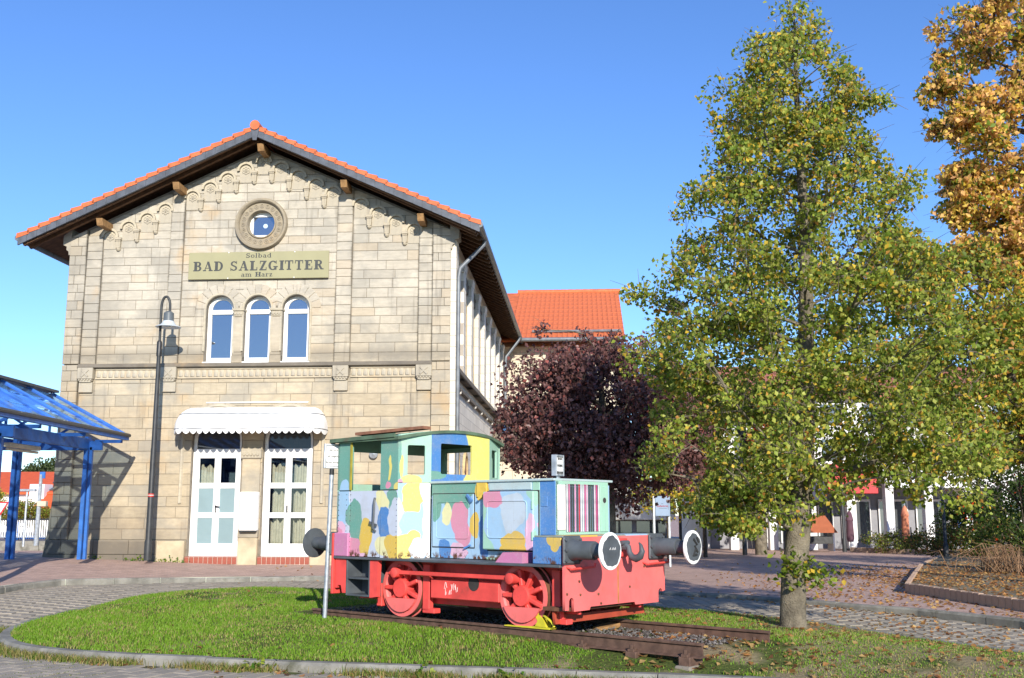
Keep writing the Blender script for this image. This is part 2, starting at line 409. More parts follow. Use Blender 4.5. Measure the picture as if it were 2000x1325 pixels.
# pavers of the road: the largest in view one by one, the rest joined
def paver_material():
    t = NT('concrete_paver'); tone = t.attr('tone').outputs['Fac']; n = t.noise(1.3, detail=6); n2 = t.noise(60, detail=4)
    c = t.mix(tone, lin(158, 149, 134, .80), lin(178, 167, 150, .80))
    c = t.mix(t.math('MULTIPLY', t.step(n, .5, .7), .35), c, (.22, .205, .165))
    c = t.mix(t.math('MULTIPLY', t.step(n2, .55, .72), .3), c, (.15, .14, .12))
    return t.done(t.bsdf(c, .9, 0, n2, .4, .004, .2))
paver_mat = paver_material()
lawn_np = np.array(LAWN)
def near_outline(x, y, P):
    P = np.array(P); return np.sqrt(((np.asarray(x)[..., None] - P[:, 0]) ** 2 + (np.asarray(y)[..., None] - P[:, 1]) ** 2).min(-1))
LAWN_D = np.array(resample(LAWN, .06)); KERB_D = np.array(resample(KERB, .06, False))
cells = []
def lay(angle, test, a=.30, b=.215):
    ca, sa = math.cos(R(angle)), math.sin(R(angle))
    for i in range(-110, 110):
        for j in range(-150, 150):
            u_, v_ = (i + .5 * (j % 2)) * a, j * b
            x, y = u_ * ca - v_ * sa + .0, u_ * sa + v_ * ca + 16
            if 10.2 < y < 25 and abs(x) < .53 * y + .8 and test(x, y): cells.append((x, y, angle))
lay(66, lambda x, y: y < 15.6 and x < 4.5)
lay(93, lambda x, y: y >= 15.6 or x >= 4.5)
cells = np.array(cells)
ok = inpoly(cells[:, 0], cells[:, 1], ROAD) & ~inpoly(cells[:, 0], cells[:, 1], LAWN)
ok &= near_outline(cells[:, 0], cells[:, 1], LAWN_D) > .22
ok &= near_outline(cells[:, 0], cells[:, 1], KERB_D) > .12
cells = cells[ok]
def paver_mb(mb, x, y, ang, a=.30, b=.215, j=.011):
    ca, sa = math.cos(R(ang)), math.sin(R(ang)); z = float(road_z(np.float64(x), np.float64(y))) + rnd.uniform(-.003, .003); ha, hb = a / 2 - j / 2, b / 2 - j / 2
    tx, ty = rnd.uniform(-.006, .006), rnd.uniform(-.006, .006); vs = []
    for ins, zz in ((0, -.03), (0, -.006), (.012, 0)):
        for s_, t_ in ((-1, -1), (1, -1), (1, 1), (-1, 1)):
            p, q = s_ * (ha - ins), t_ * (hb - ins); vs.append((x + p * ca - q * sa, y + p * sa + q * ca, z + zz + p * tx + q * ty))
    mb.add(vs, [(8, 9, 10, 11)] + [(k + i, k + (i + 1) % 4, k + 4 + (i + 1) % 4, k + 4 + i) for k in (0, 4) for i in range(4)])
order = np.argsort(cells[:, 1] + np.abs(cells[:, 0]) * .05 + (np.abs(cells[:, 0]) > .5 * cells[:, 1]) * 50 + (cells[:, 1] < 11.2) * 50)
big = MB(); tones = []
for k, ci in enumerate(order):
    x, y, a = cells[ci]; tn = rnd.random() ** 1.2
    if k < 290:
        mb = MB(); paver_mb(mb, x, y, a); me = mb.mesh('paver', paver_mat, tone=tn, fix=False); link('paver', me, rd)
    else: paver_mb(big, x, y, a); tones += [tn] * 9
tag(link('pavers', big.mesh('pavers', paver_mat, tone=tones, fix=False), rd), kind='stuff')

# kerbs
kerb_mat = M('kerb_concrete', (.215, .205, .175), .92, .25, 4, .6, dirt=(.085, .085, .055), dirt_amt=.6, dirt_sc=3.5)
def kerb_row(owner, line, closed, length, width, ztop, depth, side, vis):
    pts = resample(line, .12, closed); n = len(pts); per = max(2, round(length / .12)); P = np.array(pts)
    i = 0
    while i < n - (0 if closed else per):
        seg = [P[(i + k) % n] for k in range(per + 1)]
        c = seg[per // 2]
        if vis(c[0], c[1]):
            L = []; dz = rnd.uniform(-.006, .006); dd = rnd.uniform(-.006, .006)
            for k, p in enumerate(seg):
                a = P[(i + k - 1) % n]; b = P[(i + k + 1) % n] if (closed or i + k + 1 < n) else p
                d = b - a; d = d / (np.linalg.norm(d) + 1e-9); nn = np.array([d[1], -d[0]]) * side
                if k == 0: p = p + d * .006
                if k == per: p = p - d * .006
                zt = ztop(p[0], p[1]) + dz
                L.append([(*(p + nn * (w_ + dd)), zt + h) for w_, h in ((0, -depth), (0, 0), (width - .03, 0), (width, -.03), (width, -depth))])
            mb = MB(); m = 5; mb.v = [v for r in L for v in r]
            mb.f = [(k * m + q, k * m + q + 1, (k + 1) * m + q + 1, (k + 1) * m + q) for k in range(per) for q in range(4)] + [tuple(range(m)), tuple(per * m + q for q in range(m - 1, -1, -1))]
            link('kerb_stone', mb.mesh('kerb_stone', kerb_mat), owner)
        i += per
def lawn_z(x, y):
    d = near_outline(x, y, LAWN_D)
    rx_ = (x - 1.66) * .7607 - (y - 12.417) * .6492; ry_ = (x - 1.66) * .6492 + (y - 12.417) * .7607
    return .095 + road_z(x, y) * .75 + .1 * smn(d, 0, 1.5) + (.06 * (1 - smn(rx_, 1.0, 1.5)) + .025 * smn(-rx_, .0, 1.6)) * (1 - smn(np.abs(ry_), .9, 2.4)) * smn(d, .03, .45)
lawn_edge_z = lambda x, y: float(.095 + road_z(np.float64(x), np.float64(y)) * .75)
kb = bpy.data.objects.new('lawn_kerb', None); COL.objects.link(kb); tag(kb, kind='structure')
area = sum(LAWN[i][0] * LAWN[(i + 1) % len(LAWN)][1] - LAWN[(i + 1) % len(LAWN)][0] * LAWN[i][1] for i in range(len(LAWN)))
kerb_row(kb, LAWN, True, .84, .15, lambda x, y: lawn_edge_z(x, y) + .004, .2, 1 if area > 0 else -1, lambda x, y: True)
rk = bpy.data.objects.new('road_kerb', None); COL.objects.link(rk); tag(rk, kind='structure')
kerb_row(rk, KERB, False, .96, .14, lambda x, y: float(pave_z(np.float64(x), np.float64(y))) + .006, .3, -1, lambda x, y: y > 11 and abs(x) < .6 * y)

# lawn: soil sheet and grass blades
gx, gy = np.meshgrid(np.arange(-7.2, 6.4, .3), np.arange(9.8, 21, .3)); lg = np.column_stack([gx.ravel() + .011, gy.ravel() + .007])
lg = lg[inpoly(lg[:, 0], lg[:, 1], LAWN)]; lg = lg[near_outline(lg[:, 0], lg[:, 1], LAWN_D) > .1]
t = NT('lawn_soil'); n = t.noise(1.2, detail=6); n2 = t.noise(25, detail=5)
soil = t.mix(t.step(n2, .35, .65), (.05, .075, .018), (.10, .12, .03)); wx = t.sep(t.obj())[0]
soil = t.mix(t.step(t.math('ADD', n, t.math('MULTIPLY', t.step(wx, 1.2, 3.5), .14)), .52, .68), soil, (.26, .21, .12))
lawn = fill_sheet('lawn', LAWN, [], lg, lawn_z, t.done(t.bsdf(soil, .95, 0, n2, .8, .03, .1))); tag(lawn, kind='structure')
grass_mat = leaf_material('grass_blade', .35, .5)
LOCO_O = np.array([1.66, 12.417]); LX = np.array([math.cos(R(40.48)), -math.sin(R(40.48))]); LY = np.array([math.sin(R(40.48)), math.cos(R(40.48))])
def blades(name, px, py, pz, h, w, cols, lean=.5):
    n = len(px); a = nrg.uniform(0, 2 * np.pi, n); la = nrg.uniform(0, 2 * np.pi, n); ll = nrg.uniform(0, lean, n) * h
    dx, dy = np.cos(a) * w / 2, np.sin(a) * w / 2; tx, ty = np.cos(la) * ll, np.sin(la) * ll
    V = np.stack([np.stack([px - dx, py - dy, pz - .01], 1), np.stack([px + dx, py + dy, pz - .01], 1),
                  np.stack([px + dx * .7 + tx * .35, py + dy * .7 + ty * .35, pz + h * .6], 1), np.stack([px - dx * .7 + tx * .35, py - dy * .7 + ty * .35, pz + h * .6], 1),
                  np.stack([px + tx, py + ty, pz + h], 1)], 1).reshape(-1, 3)
    i = np.arange(n)[:, None] * 5
    F = np.concatenate([i + np.array([[0, 1, 2]]), i + np.array([[0, 2, 3]]), i + np.array([[3, 2, 4]])], 0)
    return np_mesh(name, V, F, grass_mat, np.concatenate([cols] * 3))
def vnoise(x, y, s, seed=0):
    g = np.random.default_rng(seed).random((64, 64)); x = np.asarray(x) / s + 31.3; y = np.asarray(y) / s + 17.7
    xi, yi = np.floor(x).astype(int), np.floor(y).astype(int); fx, fy = x - xi, y - yi; fx = fx * fx * (3 - 2 * fx); fy = fy * fy * (3 - 2 * fy)
    q = lambda a, b: g[(xi + a) % 64, (yi + b) % 64]
    return (q(0, 0) * (1 - fx) + q(1, 0) * fx) * (1 - fy) + (q(0, 1) * (1 - fx) + q(1, 1) * fx) * fy
N = 330000
px, py = nrg.uniform(-7.1, 6.3, N), nrg.uniform(9.9, 20.9, N)
k = inpoly(px, py, LAWN) & (np.abs(px) < .53 * py + .4) & (nrg.random(N) < np.clip(15.5 / py, .5, 1) ** 1.5)
rx = (px - LOCO_O[0]) * LX[0] + (py - LOCO_O[1]) * LX[1]; ry = (px - LOCO_O[0]) * LY[0] + (py - LOCO_O[1]) * LY[1]
track = (rx > -5.6) & (rx < 1.35) & (np.abs(ry) < .86 + .12 * vnoise(px, py, .3, 5))
track |= (rx > -.2) & (rx < 1.35 + .3 * vnoise(px, py, .3, 14)) & (ry > -1.0 - .35 * vnoise(px, py, .4, 4)) & (ry < .9) & (nrg.random(N) < .80)
track &= ~((rx > .9) & (nrg.random(N) < .10))
bare = vnoise(px, py, .75, 1) * .55 + vnoise(px, py, .22, 2) * .45
dist_tree = np.hypot(px - 3.8, py - 14.5)
thin = np.clip((bare - .62) * 5, 0, .8) + np.clip((.75 - dist_tree) * 1.5, 0, .9) + .35 * smn(px, 2.2, 4.6)
k &= ~track & (nrg.random(N) > thin)
px, py, bare = px[k], py[k], bare[k]; n = len(px); big = vnoise(px, py, 1.3, 8)
g1, g2, g3 = np.array([.115, .245, .016]), np.array([.21, .35, .030]), np.array([.38, .32, .12])
mixv = nrg.random(n) * .6 + big * .5; dry = (nrg.random(n) < .10 + .30 * smn(bare, .45, .62) + .30 * smn(px, 1.8, 4.6))[:, None]
gc = g1 + (g2 - g1) * mixv[:, None]; gc = np.where(dry, g3 * nrg.uniform(.6, 1.2, (n, 1)), gc)
hh = (.018 + .028 * nrg.random(n) ** 1.7) * (.6 + .8 * big) * (1 - .3 * smn(px, 2, 4.5))
gr = link('grass', blades('grass', px, py, lawn_z(px, py), hh, .008 + nrg.random(n) * .005, gc, 1.)); tag(gr, kind='stuff')
# dry tufts along the kerb and in the joints in front of it
fr = np.array([p for p in resample(LAWN, .012) if p[1] < 15.6 and abs(p[0]) < .53 * p[1]])
cen = np.array([-.5, 15.2]); dd = cen - fr; dd /= np.linalg.norm(dd, axis=1)[:, None]
den = vnoise(fr[:, 0], fr[:, 1], .35, 3) + .35 * smn(-fr[:, 0], 3.5, 6.5)
sel = np.repeat(np.arange(len(fr)), 12); sel = sel[nrg.random(len(sel)) < smn(den[sel], .12, .6)]
off = .17 + np.abs(nrg.normal(0, .10, len(sel))) * (1 + .8 * smn(-fr[sel, 0], 3.5, 6.5))
tp = fr[sel] - dd[sel] * off[:, None] + nrg.normal(0, .02, (len(sel), 2))
tc = np.where(nrg.random((len(sel), 1)) < .5, np.array([[.34, .27, .10]]), np.array([[.14, .20, .03]])) * nrg.uniform(.6, 1.2, (len(sel), 1))
tf = link('kerb_grass', blades('kerb_grass', tp[:, 0], tp[:, 1], road_z(tp[:, 0], tp[:, 1]) - .01, .03 + .08 * nrg.random(len(sel)) ** 1.6, .008 + nrg.random(len(sel)) * .004, tc, 1.2)); tag(tf, kind='stuff')
jp = []
for x, y, a in cells:
    if y < 14.5 and a == 66 and rnd.random() < sm(float(vnoise(x, y, .8, 6)), .35, .75):
        ca, sa = math.cos(R(a)), math.sin(R(a))
        for q in range(26):
            u_ = rnd.uniform(-.15, .15); jp.append((x + u_ * ca + .1075 * sa + rnd.gauss(0, .004), y + u_ * sa - .1075 * ca + rnd.gauss(0, .004)))
jp = np.array(jp); jc = np.where(nrg.random((len(jp), 1)) < .3, np.array([[.30, .25, .09]]), np.array([[.12, .17, .03]])) * nrg.uniform(.5, 1.1, (len(jp), 1))
tag(link('joint_grass', blades('joint_grass', jp[:, 0], jp[:, 1], road_z(jp[:, 0], jp[:, 1]) - .012, .008 + .022 * nrg.random(len(jp)), np.full(len(jp), .008), jc, 1.2)), kind='stuff')

# ------------------------------------------------------------------ station building (x along the front, y into the building, z up)
BR = -R(3.84)
B = Thing('station_building', 'old sandstone station with a gabled front, arched windows and orange tiled roof', 'station', (-1.614, 27.0, 0), BR, zoff=.42)
sand_up, sand_lo, sand_grey = (.475, .43, .35), (.45, .375, .26), (.26, .245, .21)
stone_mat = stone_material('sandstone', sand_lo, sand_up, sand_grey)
mortar_mat = M('mortar', (.19, .165, .13), .95, .2, 6, .3)
trim_mat = stone_material('carved_sandstone', (.47, .415, .31), (.47, .415, .31), (.33, .3, .25), soot_top=-60, ground=False)
rose_mat = stone_material('rose_sandstone', (.33, .28, .20), (.33, .28, .20), (.24, .21, .17), soot_top=-60, ground=False)
ledge_mat = stone_material('ledge_sandstone', (.19, .165, .13), (.19, .165, .13), (.12, .105, .085), soot_top=-60, ground=False)
white_paint = M('white_window_paint', (.80, .80, .78), .45, .03, 3, .05)
roof_z = lambda s: 11.56 - .457 * abs(s + 5.18)
WINS = [(-6.58, -5.83), (-5.545, -4.815), (-4.505, -3.77)]; WZ0, WZS = 5.64, 7.08
DOORS = [(-6.77, -5.46), (-4.87, -3.57)]; DZ0, DZS = .45, 3.58
discs = [((a + b) / 2, WZS, (b - a) / 2 + .02) for a, b in WINS] + [((a + b) / 2, DZS, (b - a) / 2 + .02) for a, b in DOORS] + [(-5.16, 9.40, .50)]
# wall behind the stones, with its openings
outer = [(-10.40, .1), (-.02, .1), (-.02, roof_z(-.02)), (-5.18, 11.56), (-10.40, roof_z(-10.40))]
holes = [arch_poly(a, b, WZ0, WZS) for a, b in WINS] + [arch_poly(a, b, DZ0, DZS) for a, b in DOORS] + [arcpts(-5.16, 9.40, .37, 0, 345, 23)]
B.part('front_wall', curve_plate('front_wall', outer, holes, .42, (0, .0, 0), (1, 0, 0), (0, 0, 1), mortar_mat))

def clip_half(poly, f):
    out = []
    for i, p in enumerate(poly):
        q = poly[(i + 1) % len(poly)]; a, b = f(*p), f(*q)
        if a <= 0: out.append(p)
        if (a < 0 < b) or (b < 0 < a): t_ = a / (a - b); out.append((p[0] + (q[0] - p[0]) * t_, p[1] + (q[1] - p[1]) * t_))
    return out
def push_disc(poly, c):
    near = any(math.hypot(x - c[0], y - c[1]) < c[2] + 1.5 for x, y in poly)
    if not near: return poly
    den_ = []
    for i, p in enumerate(poly):
        q = poly[(i + 1) % len(poly)]; L = math.hypot(q[0] - p[0], q[1] - p[1]); m = max(1, int(L / .07))
        den_ += [(p[0] + (q[0] - p[0]) * k_ / m, p[1] + (q[1] - p[1]) * k_ / m) for k_ in range(m)]
    ins = [math.hypot(x - c[0], y - c[1]) < c[2] for x, y in den_]
    if all(ins): return None
    if not any(ins): return poly
    out = []
    for (x, y), i in zip(den_, ins):
        if i:
            d = math.hypot(x - c[0], y - c[1]) + 1e-6; x, y = c[0] + (x - c[0]) / d * c[2], c[1] + (y - c[1]) / d * c[2]
        out.append((x, y))
    return out
def stone_mb(mb, poly, proud, ch=.011, back=.03):
    n = len(poly); cx = sum(p[0] for p in poly) / n; cy = sum(p[1] for p in poly) / n; inn = []
    A = sum(poly[i][0] * poly[(i + 1) % n][1] - poly[(i + 1) % n][0] * poly[i][1] for i in range(n))
    if A < 0: poly = poly[::-1]
    for i in range(n):
        a, p, b = Vector(poly[i - 1]), Vector(poly[i]), Vector(poly[(i + 1) % n])
        d1, d2 = (p - a), (b - p)
        if d1.length < 1e-6 or d2.length < 1e-6: inn.append(tuple(p)); continue
        d1.normalize(); d2.normalize(); nn = Vector((-d1.y - d2.y, d1.x + d2.x)); L = nn.length
        inn.append(tuple(p + nn / L * ch * min(1.5, 2 / L)) if L > .2 else tuple(p))
    k = len(mb.v); tl = rnd.uniform(-.003, .003)
    mb.v += [(x, back, z) for x, z in poly] + [(x, -proud + ch * .8, z) for x, z in poly] + [(x, -proud + tl * (z - cy) * 4, z) for x, z in inn]
    for r in (0, n): mb.f += [(k + r + i, k + r + (i + 1) % n, k + r + n + (i + 1) % n, k + r + n + i) for i in range(n)]
    mb.f.append(tuple(k + 2 * n + i for i in range(n)))
    return n * 2 + 1
STONES = []
def stone_rows(x0, x1, z0, z1, proud, h, L, cuts=()):
    z = z0; row = 0
    while z < z1 - .02:
        hh = rnd.uniform(*h); zt = z + hh
        if z1 - zt < h[0] * .6: zt = z1
        spans = [(x0, x1)]
        for a, b, c, d in cuts:
            if zt > c + .01 and z < d - .01:
                ns = []
                for p, q in spans:
                    if b <= p or a >= q: ns.append((p, q))
                    else:
                        if a > p + .03: ns.append((p, a))
                        if b < q - .03: ns.append((b, q))
                spans = ns
        for cx_, cz_, cr_ in discs:
            far = max(abs(z - cz_), abs(zt - cz_))
            if far < cr_:
                hw_ = math.sqrt(cr_ ** 2 - far ** 2); ns = []
                for p, q in spans:
                    if cx_ + hw_ <= p or cx_ - hw_ >= q: ns.append((p, q))
                    else: ns += [r_ for r_ in ((p, cx_ - hw_), (cx_ + hw_, q)) if r_[1] - r_[0] > .02]
                spans = ns
        for p, q in spans:
            x = p; first = True
            while x < q - 1e-4:
                ln = rnd.uniform(*L) * (rnd.uniform(.4, .9) if first and row % 2 else 1); nx = x + ln
                if q - nx < L[0] * .55: nx = q
                g = .0045; poly = rect(x + g, nx - g, z + g, zt - g)
                for sgn in (1, -1): poly = clip_half(poly, lambda s_, z_: z_ - (11.50 - sgn * .457 * (s_ + 5.18))) if poly else poly
                if poly and len(poly) > 2:
                    for c in discs:
                        if poly: poly = push_disc(poly, c)
                    if poly and len(poly) > 2: STONES.append((poly, proud + rnd.uniform(0, .005), rnd.random()))
                x = nx; first = False
        z = zt; row += 1
wcut = [(WINS[0][0] - .02, WINS[2][1] + .02, WZ0, WZS), (-6.58, -3.77, 5.5, 5.66)]
dcut = [(a - .02, b + .02, 0, DZS) for a, b in DOORS]
up_h, lo_h = (.215, .275), (.265, .315)
stone_rows(-10.42, -9.955, 5.62, 9.4, .10, up_h, (.2, .47)); stone_rows(-.485, 0., 5.62, 9.4, .10, up_h, (.25, .6))
stone_rows(-9.95, -9.53, 5.62, 9.15, .06, up_h, (.6, .7)); stone_rows(-.86, -.49, 5.62, 9.2, .06, up_h, (.6, .7))
for a, b in ((-7.66, -7.29), (-3.08, -2.66)): stone_rows(a, b, 5.62, 10.05, .06, up_h, (.6, .7))
stone_rows(-9.525, -7.665, 5.62, 10.3, .012, up_h, (.45, 1.0)); stone_rows(-2.655, -.865, 5.62, 10.3, .012, up_h, (.45, 1.0))
stone_rows(-7.285, -3.085, 5.62, 10.3, .012, up_h, (.4, .95), wcut)
stone_rows(-7.66, -2.66, 10.305, 11.6, .012, up_h, (.5, .95))
stone_rows(-9.95, -9.53, 9.155, 9.6, .012, up_h, (.6, .7)); stone_rows(-.86, -.49, 9.205, 9.6, .012, up_h, (.6, .7))
for a, b in ((-7.66, -7.29), (-3.08, -2.66)): stone_rows(a, b, 10.055, 10.3, .012, up_h, (.6, .7))
stone_rows(-10.42, -9.955, 1.02, 5.6, .10, lo_h, (.2, .47)); stone_rows(-.485, 0., 1.02, 5.6, .10, lo_h, (.25, .6))
stone_rows(-9.95, -.49, 1.02, 5.27, .012, lo_h, (.5, 1.25), dcut)
stone_rows(-10.5, 0.02, .30, 1.015, .13, (.35, .36), (.6, 1.1), [(a - .28, b + .28, 0, 1.02) for a, b in DOORS])
STONES.sort(key=lambda s_: -abs(sum(s_[0][i][0] * s_[0][(i + 1) % len(s_[0])][1] - s_[0][(i + 1) % len(s_[0])][0] * s_[0][i][1] for i in range(len(s_[0])))))
vis = [s_ for s_ in STONES]
big = MB(); tn = []
for k, (poly, pr, tone) in enumerate(vis):
    if k < 296:
        mb = MB(); stone_mb(mb, poly, pr); B.part('stone', mb.mesh('stone', stone_mat, tone=tone))
    else: m = stone_mb(big, poly, pr); tn += [tone] * m
o_ = B.part('stones', big.mesh('stones', stone_mat, tone=tn, fix=True)); tag(o_, kind='stuff')

# stepped batter of the left corner pier, reaching out sideways
mb = MB(); mb.prism([(-10.42, .3), (-10.62, .3), (-10.50, 1.15), (-10.42, 2.0)], -.10, .5); B.part('buttress', mb, stone_mat, tone=.2)

# ledge above the ground floor, leaf moulding, carved brackets
mb = MB(); mb.prism([(-.16, 5.52), (-.16, 5.56), (-.10, 5.62), (.02, 5.62), (.02, 5.5), (-.10, 5.5)], -9.97, -.47, 'yz'); B.part('ledge', mb, ledge_mat, tone=.5)
band = [(-9.50, -7.70), (-7.26, -3.12), (-2.62, -.88)]
for a, b in band:
    mb = MB(); mb.box(a, b, -.03, .02, 5.24, 5.50).box(a, b, -.06, -.03, 5.215, 5.255).box(a, b, -.06, -.03, 5.455, 5.495); B.part('moulding_band', mb, trim_mat, tone=.8)
mb = MB(); mb.prism([(-.065, 0), (-.03, .05), (.02, .065), (.062, .03), (.065, -.05), (.01, -.065), (-.05, -.04)], -.028, 0, 'xy')
lf = MB()
for i in range(5):
    h = -.09 + .18 * i / 4; w_ = .062 * (1 - .25 * (i / 4) ** 2); dp = .012 + .045 * (1 - i / 4)
    lf.v += [(-w_, 0, h), (-w_ * .5, -dp * .8, h), (w_ * .1, -dp, h), (w_ * .7, -dp * .55, h), (w_, 0, h)]
lf.f = [(i * 5 + j, i * 5 + j + 1, i * 5 + j + 6, i * 5 + j + 5) for i in range(4) for j in range(4)] + [(0, 1, 2, 3, 4), (24, 23, 22, 21, 20)]
lfm = lf.mesh('leaf_moulding', trim_mat, tone=.85)
for a, b in band:
    n = round((b - a) / .158)
    for i in range(n): o_ = B.part('leaf_moulding', lfm); o_.location = (a + (i + .5) * (b - a) / n, -.031, 5.355 - B.z)
br = MB(); br.cbox(-.21, .21, -.17, .02, 5.215, 5.515, .012).prism([(-.19, 5.215), (.19, 5.215), (.185, 5.17), (.14, 5.13), (-.14, 5.13), (-.185, 5.17)], -.13, .02).cbox(-.185, .185, -.09, .02, 4.86, 5.13, .01)
for i in range(4):
    c, s_ = math.cos(R(45 + 90 * i)), math.sin(R(45 + 90 * i)); br.bar((c * .025, -.178, 5.365 + s_ * .025), (c * .13, -.178, 5.365 + s_ * .13), .045, .03, (0, -1, 0))
br.lathe([(.032, 0), (.03, .025), (0, .03)], (0, -.17, 5.365), (0, -1, 0), 10)
for i in range(5): br.lathe([(.03, 0), (.024, .03), (0, .038)], (-.16 + .08 * i, -.125, 5.19), (0, -1, 0), 8)
brm = br.mesh('bracket', trim_mat, tone=.7)
for sx in (-9.74, -7.475, -2.87, -.675): o_ = B.part('bracket', brm); o_.location = (sx, 0, -B.z)

# stepped blind arches under the gable
ar = MB()
outp = arcpts(0, .0, .235, -5, 185, 14); inp_ = arcpts(0, .0, .175, -5, 185, 14); k = 0
n = len(outp); ar.v = [(x, -.02, z) for x, z in outp] + [(x, -.075, z) for x, z in outp] + [(x, -.075, z) for x, z in inp_] + [(x, .02, z) for x, z in inp_]
ar.f = [(r * n + i, r * n + i + 1, (r + 1) * n + i + 1, (r + 1) * n + i) for r in range(3) for i in range(n - 1)]
arm = ar.mesh('blind_arch', trim_mat, tone=.45)
pn = MB(); pn.prism([(-.17, -.32), (.17, -.32)] + arcpts(0, 0, .17, 0, 180, 10), -.018, .03); pnm = pn.mesh('arch_panel', trim_mat, tone=.9)
ro = MB()
for i in range(6):
    a = R(60 * i + 30); ring = [(.036 * math.cos(R(q)) + .072 * math.cos(a), .036 * math.sin(R(q)) + .072 * math.sin(a)) for q in range(0, 360, 45)]
    ro.tube([(x, -.026, z) for x, z in ring + ring[:1]], .013, 5, False)
ro.lathe([(.03, 0), (.02, .022), (0, .028)], (0, -.018, 0), (0, -1, 0), 8); rom = ro.mesh('rosette', trim_mat, tone=.95)
cb = MB(); cb.cbox(-.085, .085, -.12, .02, -.02, .05, .008).cbox(-.07, .07, -.10, .02, -.055, -.02, .006).prism([(-.065, -.06), (.065, -.06), (.058, -.24), (-.058, -.24)], -.085, .02)
cb.lathe([(.062, .0), (.06, -.04), (.035, -.075), (0, -.09)], (0, -.022, -.24), (0, 0, 1), 10); cbm = cb.mesh('corbel', trim_mat, tone=.35)
NI = [(-9.34, 9.1), (-8.84, 9.33), (-8.33, 9.56), (-7.84, 9.81), (-7.10, 10.16), (-6.62, 10.4), (-6.14, 10.65), (-5.65, 10.9), (-5.16, 11.13), (-4.68, 10.92), (-4.19, 10.68), (-3.7, 10.43), (-3.22, 10.19), (-2.46, 9.85), (-1.98, 9.6), (-1.49, 9.36), (-1.0, 9.12)]
for i, (s_, z_) in enumerate(NI):
    for nm, me, dz in (('blind_arch', arm, .02), ('arch_panel', pnm, 0), ('rosette', rom, .02)):
        o_ = B.part(nm, me); o_.location = (s_, -.012, z_ + dz - B.z)
    if i not in (3, 12, 16, 8):
        d = .245 if i < 8 else -.245
        if i == 8: d = .245
        o_ = B.part('corbel', cbm); o_.location = (s_ + (d if i < 8 else .245), -.012, (z_ if i < 8 else NI[i + 1][1]) - .06 - B.z)
o_ = B.part('corbel', cbm); o_.location = (-4.92, -.012, 10.86 - B.z)

# round window
RC = (-5.16, 0, 9.40)
mb = MB(); mb.lathe([(.72, -.03), (.72, .10), (.70, .15), (.65, .16), (.62, .13), (.60, .08), (.60, .05), (.41, .05), (.40, .09), (.375, .10), (.36, .06), (.36, -.35)], RC, (0, -1, 0), 48, cap=False); B.part('rose_window', mb, rose_mat, True, tone=.25)
rw = [c for c in B.o.children if c.name.startswith('rose_window')][0]
kn = MB(); ring = [(.052 * math.cos(R(q)), .052 * math.sin(R(q))) for q in range(0, 360, 40)]; kn.tube([(x, 0, z) for x, z in ring + ring[:1]], .013, 5, False); kn.tube([(-.02, 0, -.03), (0, -.008, .02), (.02, 0, -.03)], .01, 5); knm = kn.mesh('knot_carving', rose_mat, tone=.75)
for i in range(20):
    a = 2 * math.pi * i / 20; o_ = link('knot_carving', knm, rw, (RC[0] + .505 * math.cos(a), -.055, RC[2] + .505 * math.sin(a))); o_.rotation_euler = (0, -a + math.pi / 2, 0)
win_glass = glass_material('upper_window_glass', .36, (.016, .018, .024), (.64, .71, .80))
mb = MB(); mb.box(RC[0] - .5, RC[0] - .27, .10, .16, RC[2] - .5, RC[2] + .5).box(RC[0] - .27, RC[0] + .5, .10, .16, RC[2] - .5, RC[2] - .27).box(RC[0] - .27, RC[0] + .5, .10, .16, RC[2] + .24, RC[2] + .5); link('window_frame', mb.mesh('window_frame', white_paint), rw)
mb = MB(); mb.box(RC[0] - .28, RC[0] + .5, .13, .14, RC[2] - .28, RC[2] + .26); link('pane', mb.mesh('pane', win_glass), rw)
mb = MB(); mb.lathe([(.062, 0), (.062, .006)], (RC[0] + .06, .13, RC[2] - .01), (0, -1, 0), 20); link('sticker', mb.mesh('sticker', M('pale_blue_sticker', (.45, .58, .72), .5, .05, 9, 0)), rw)

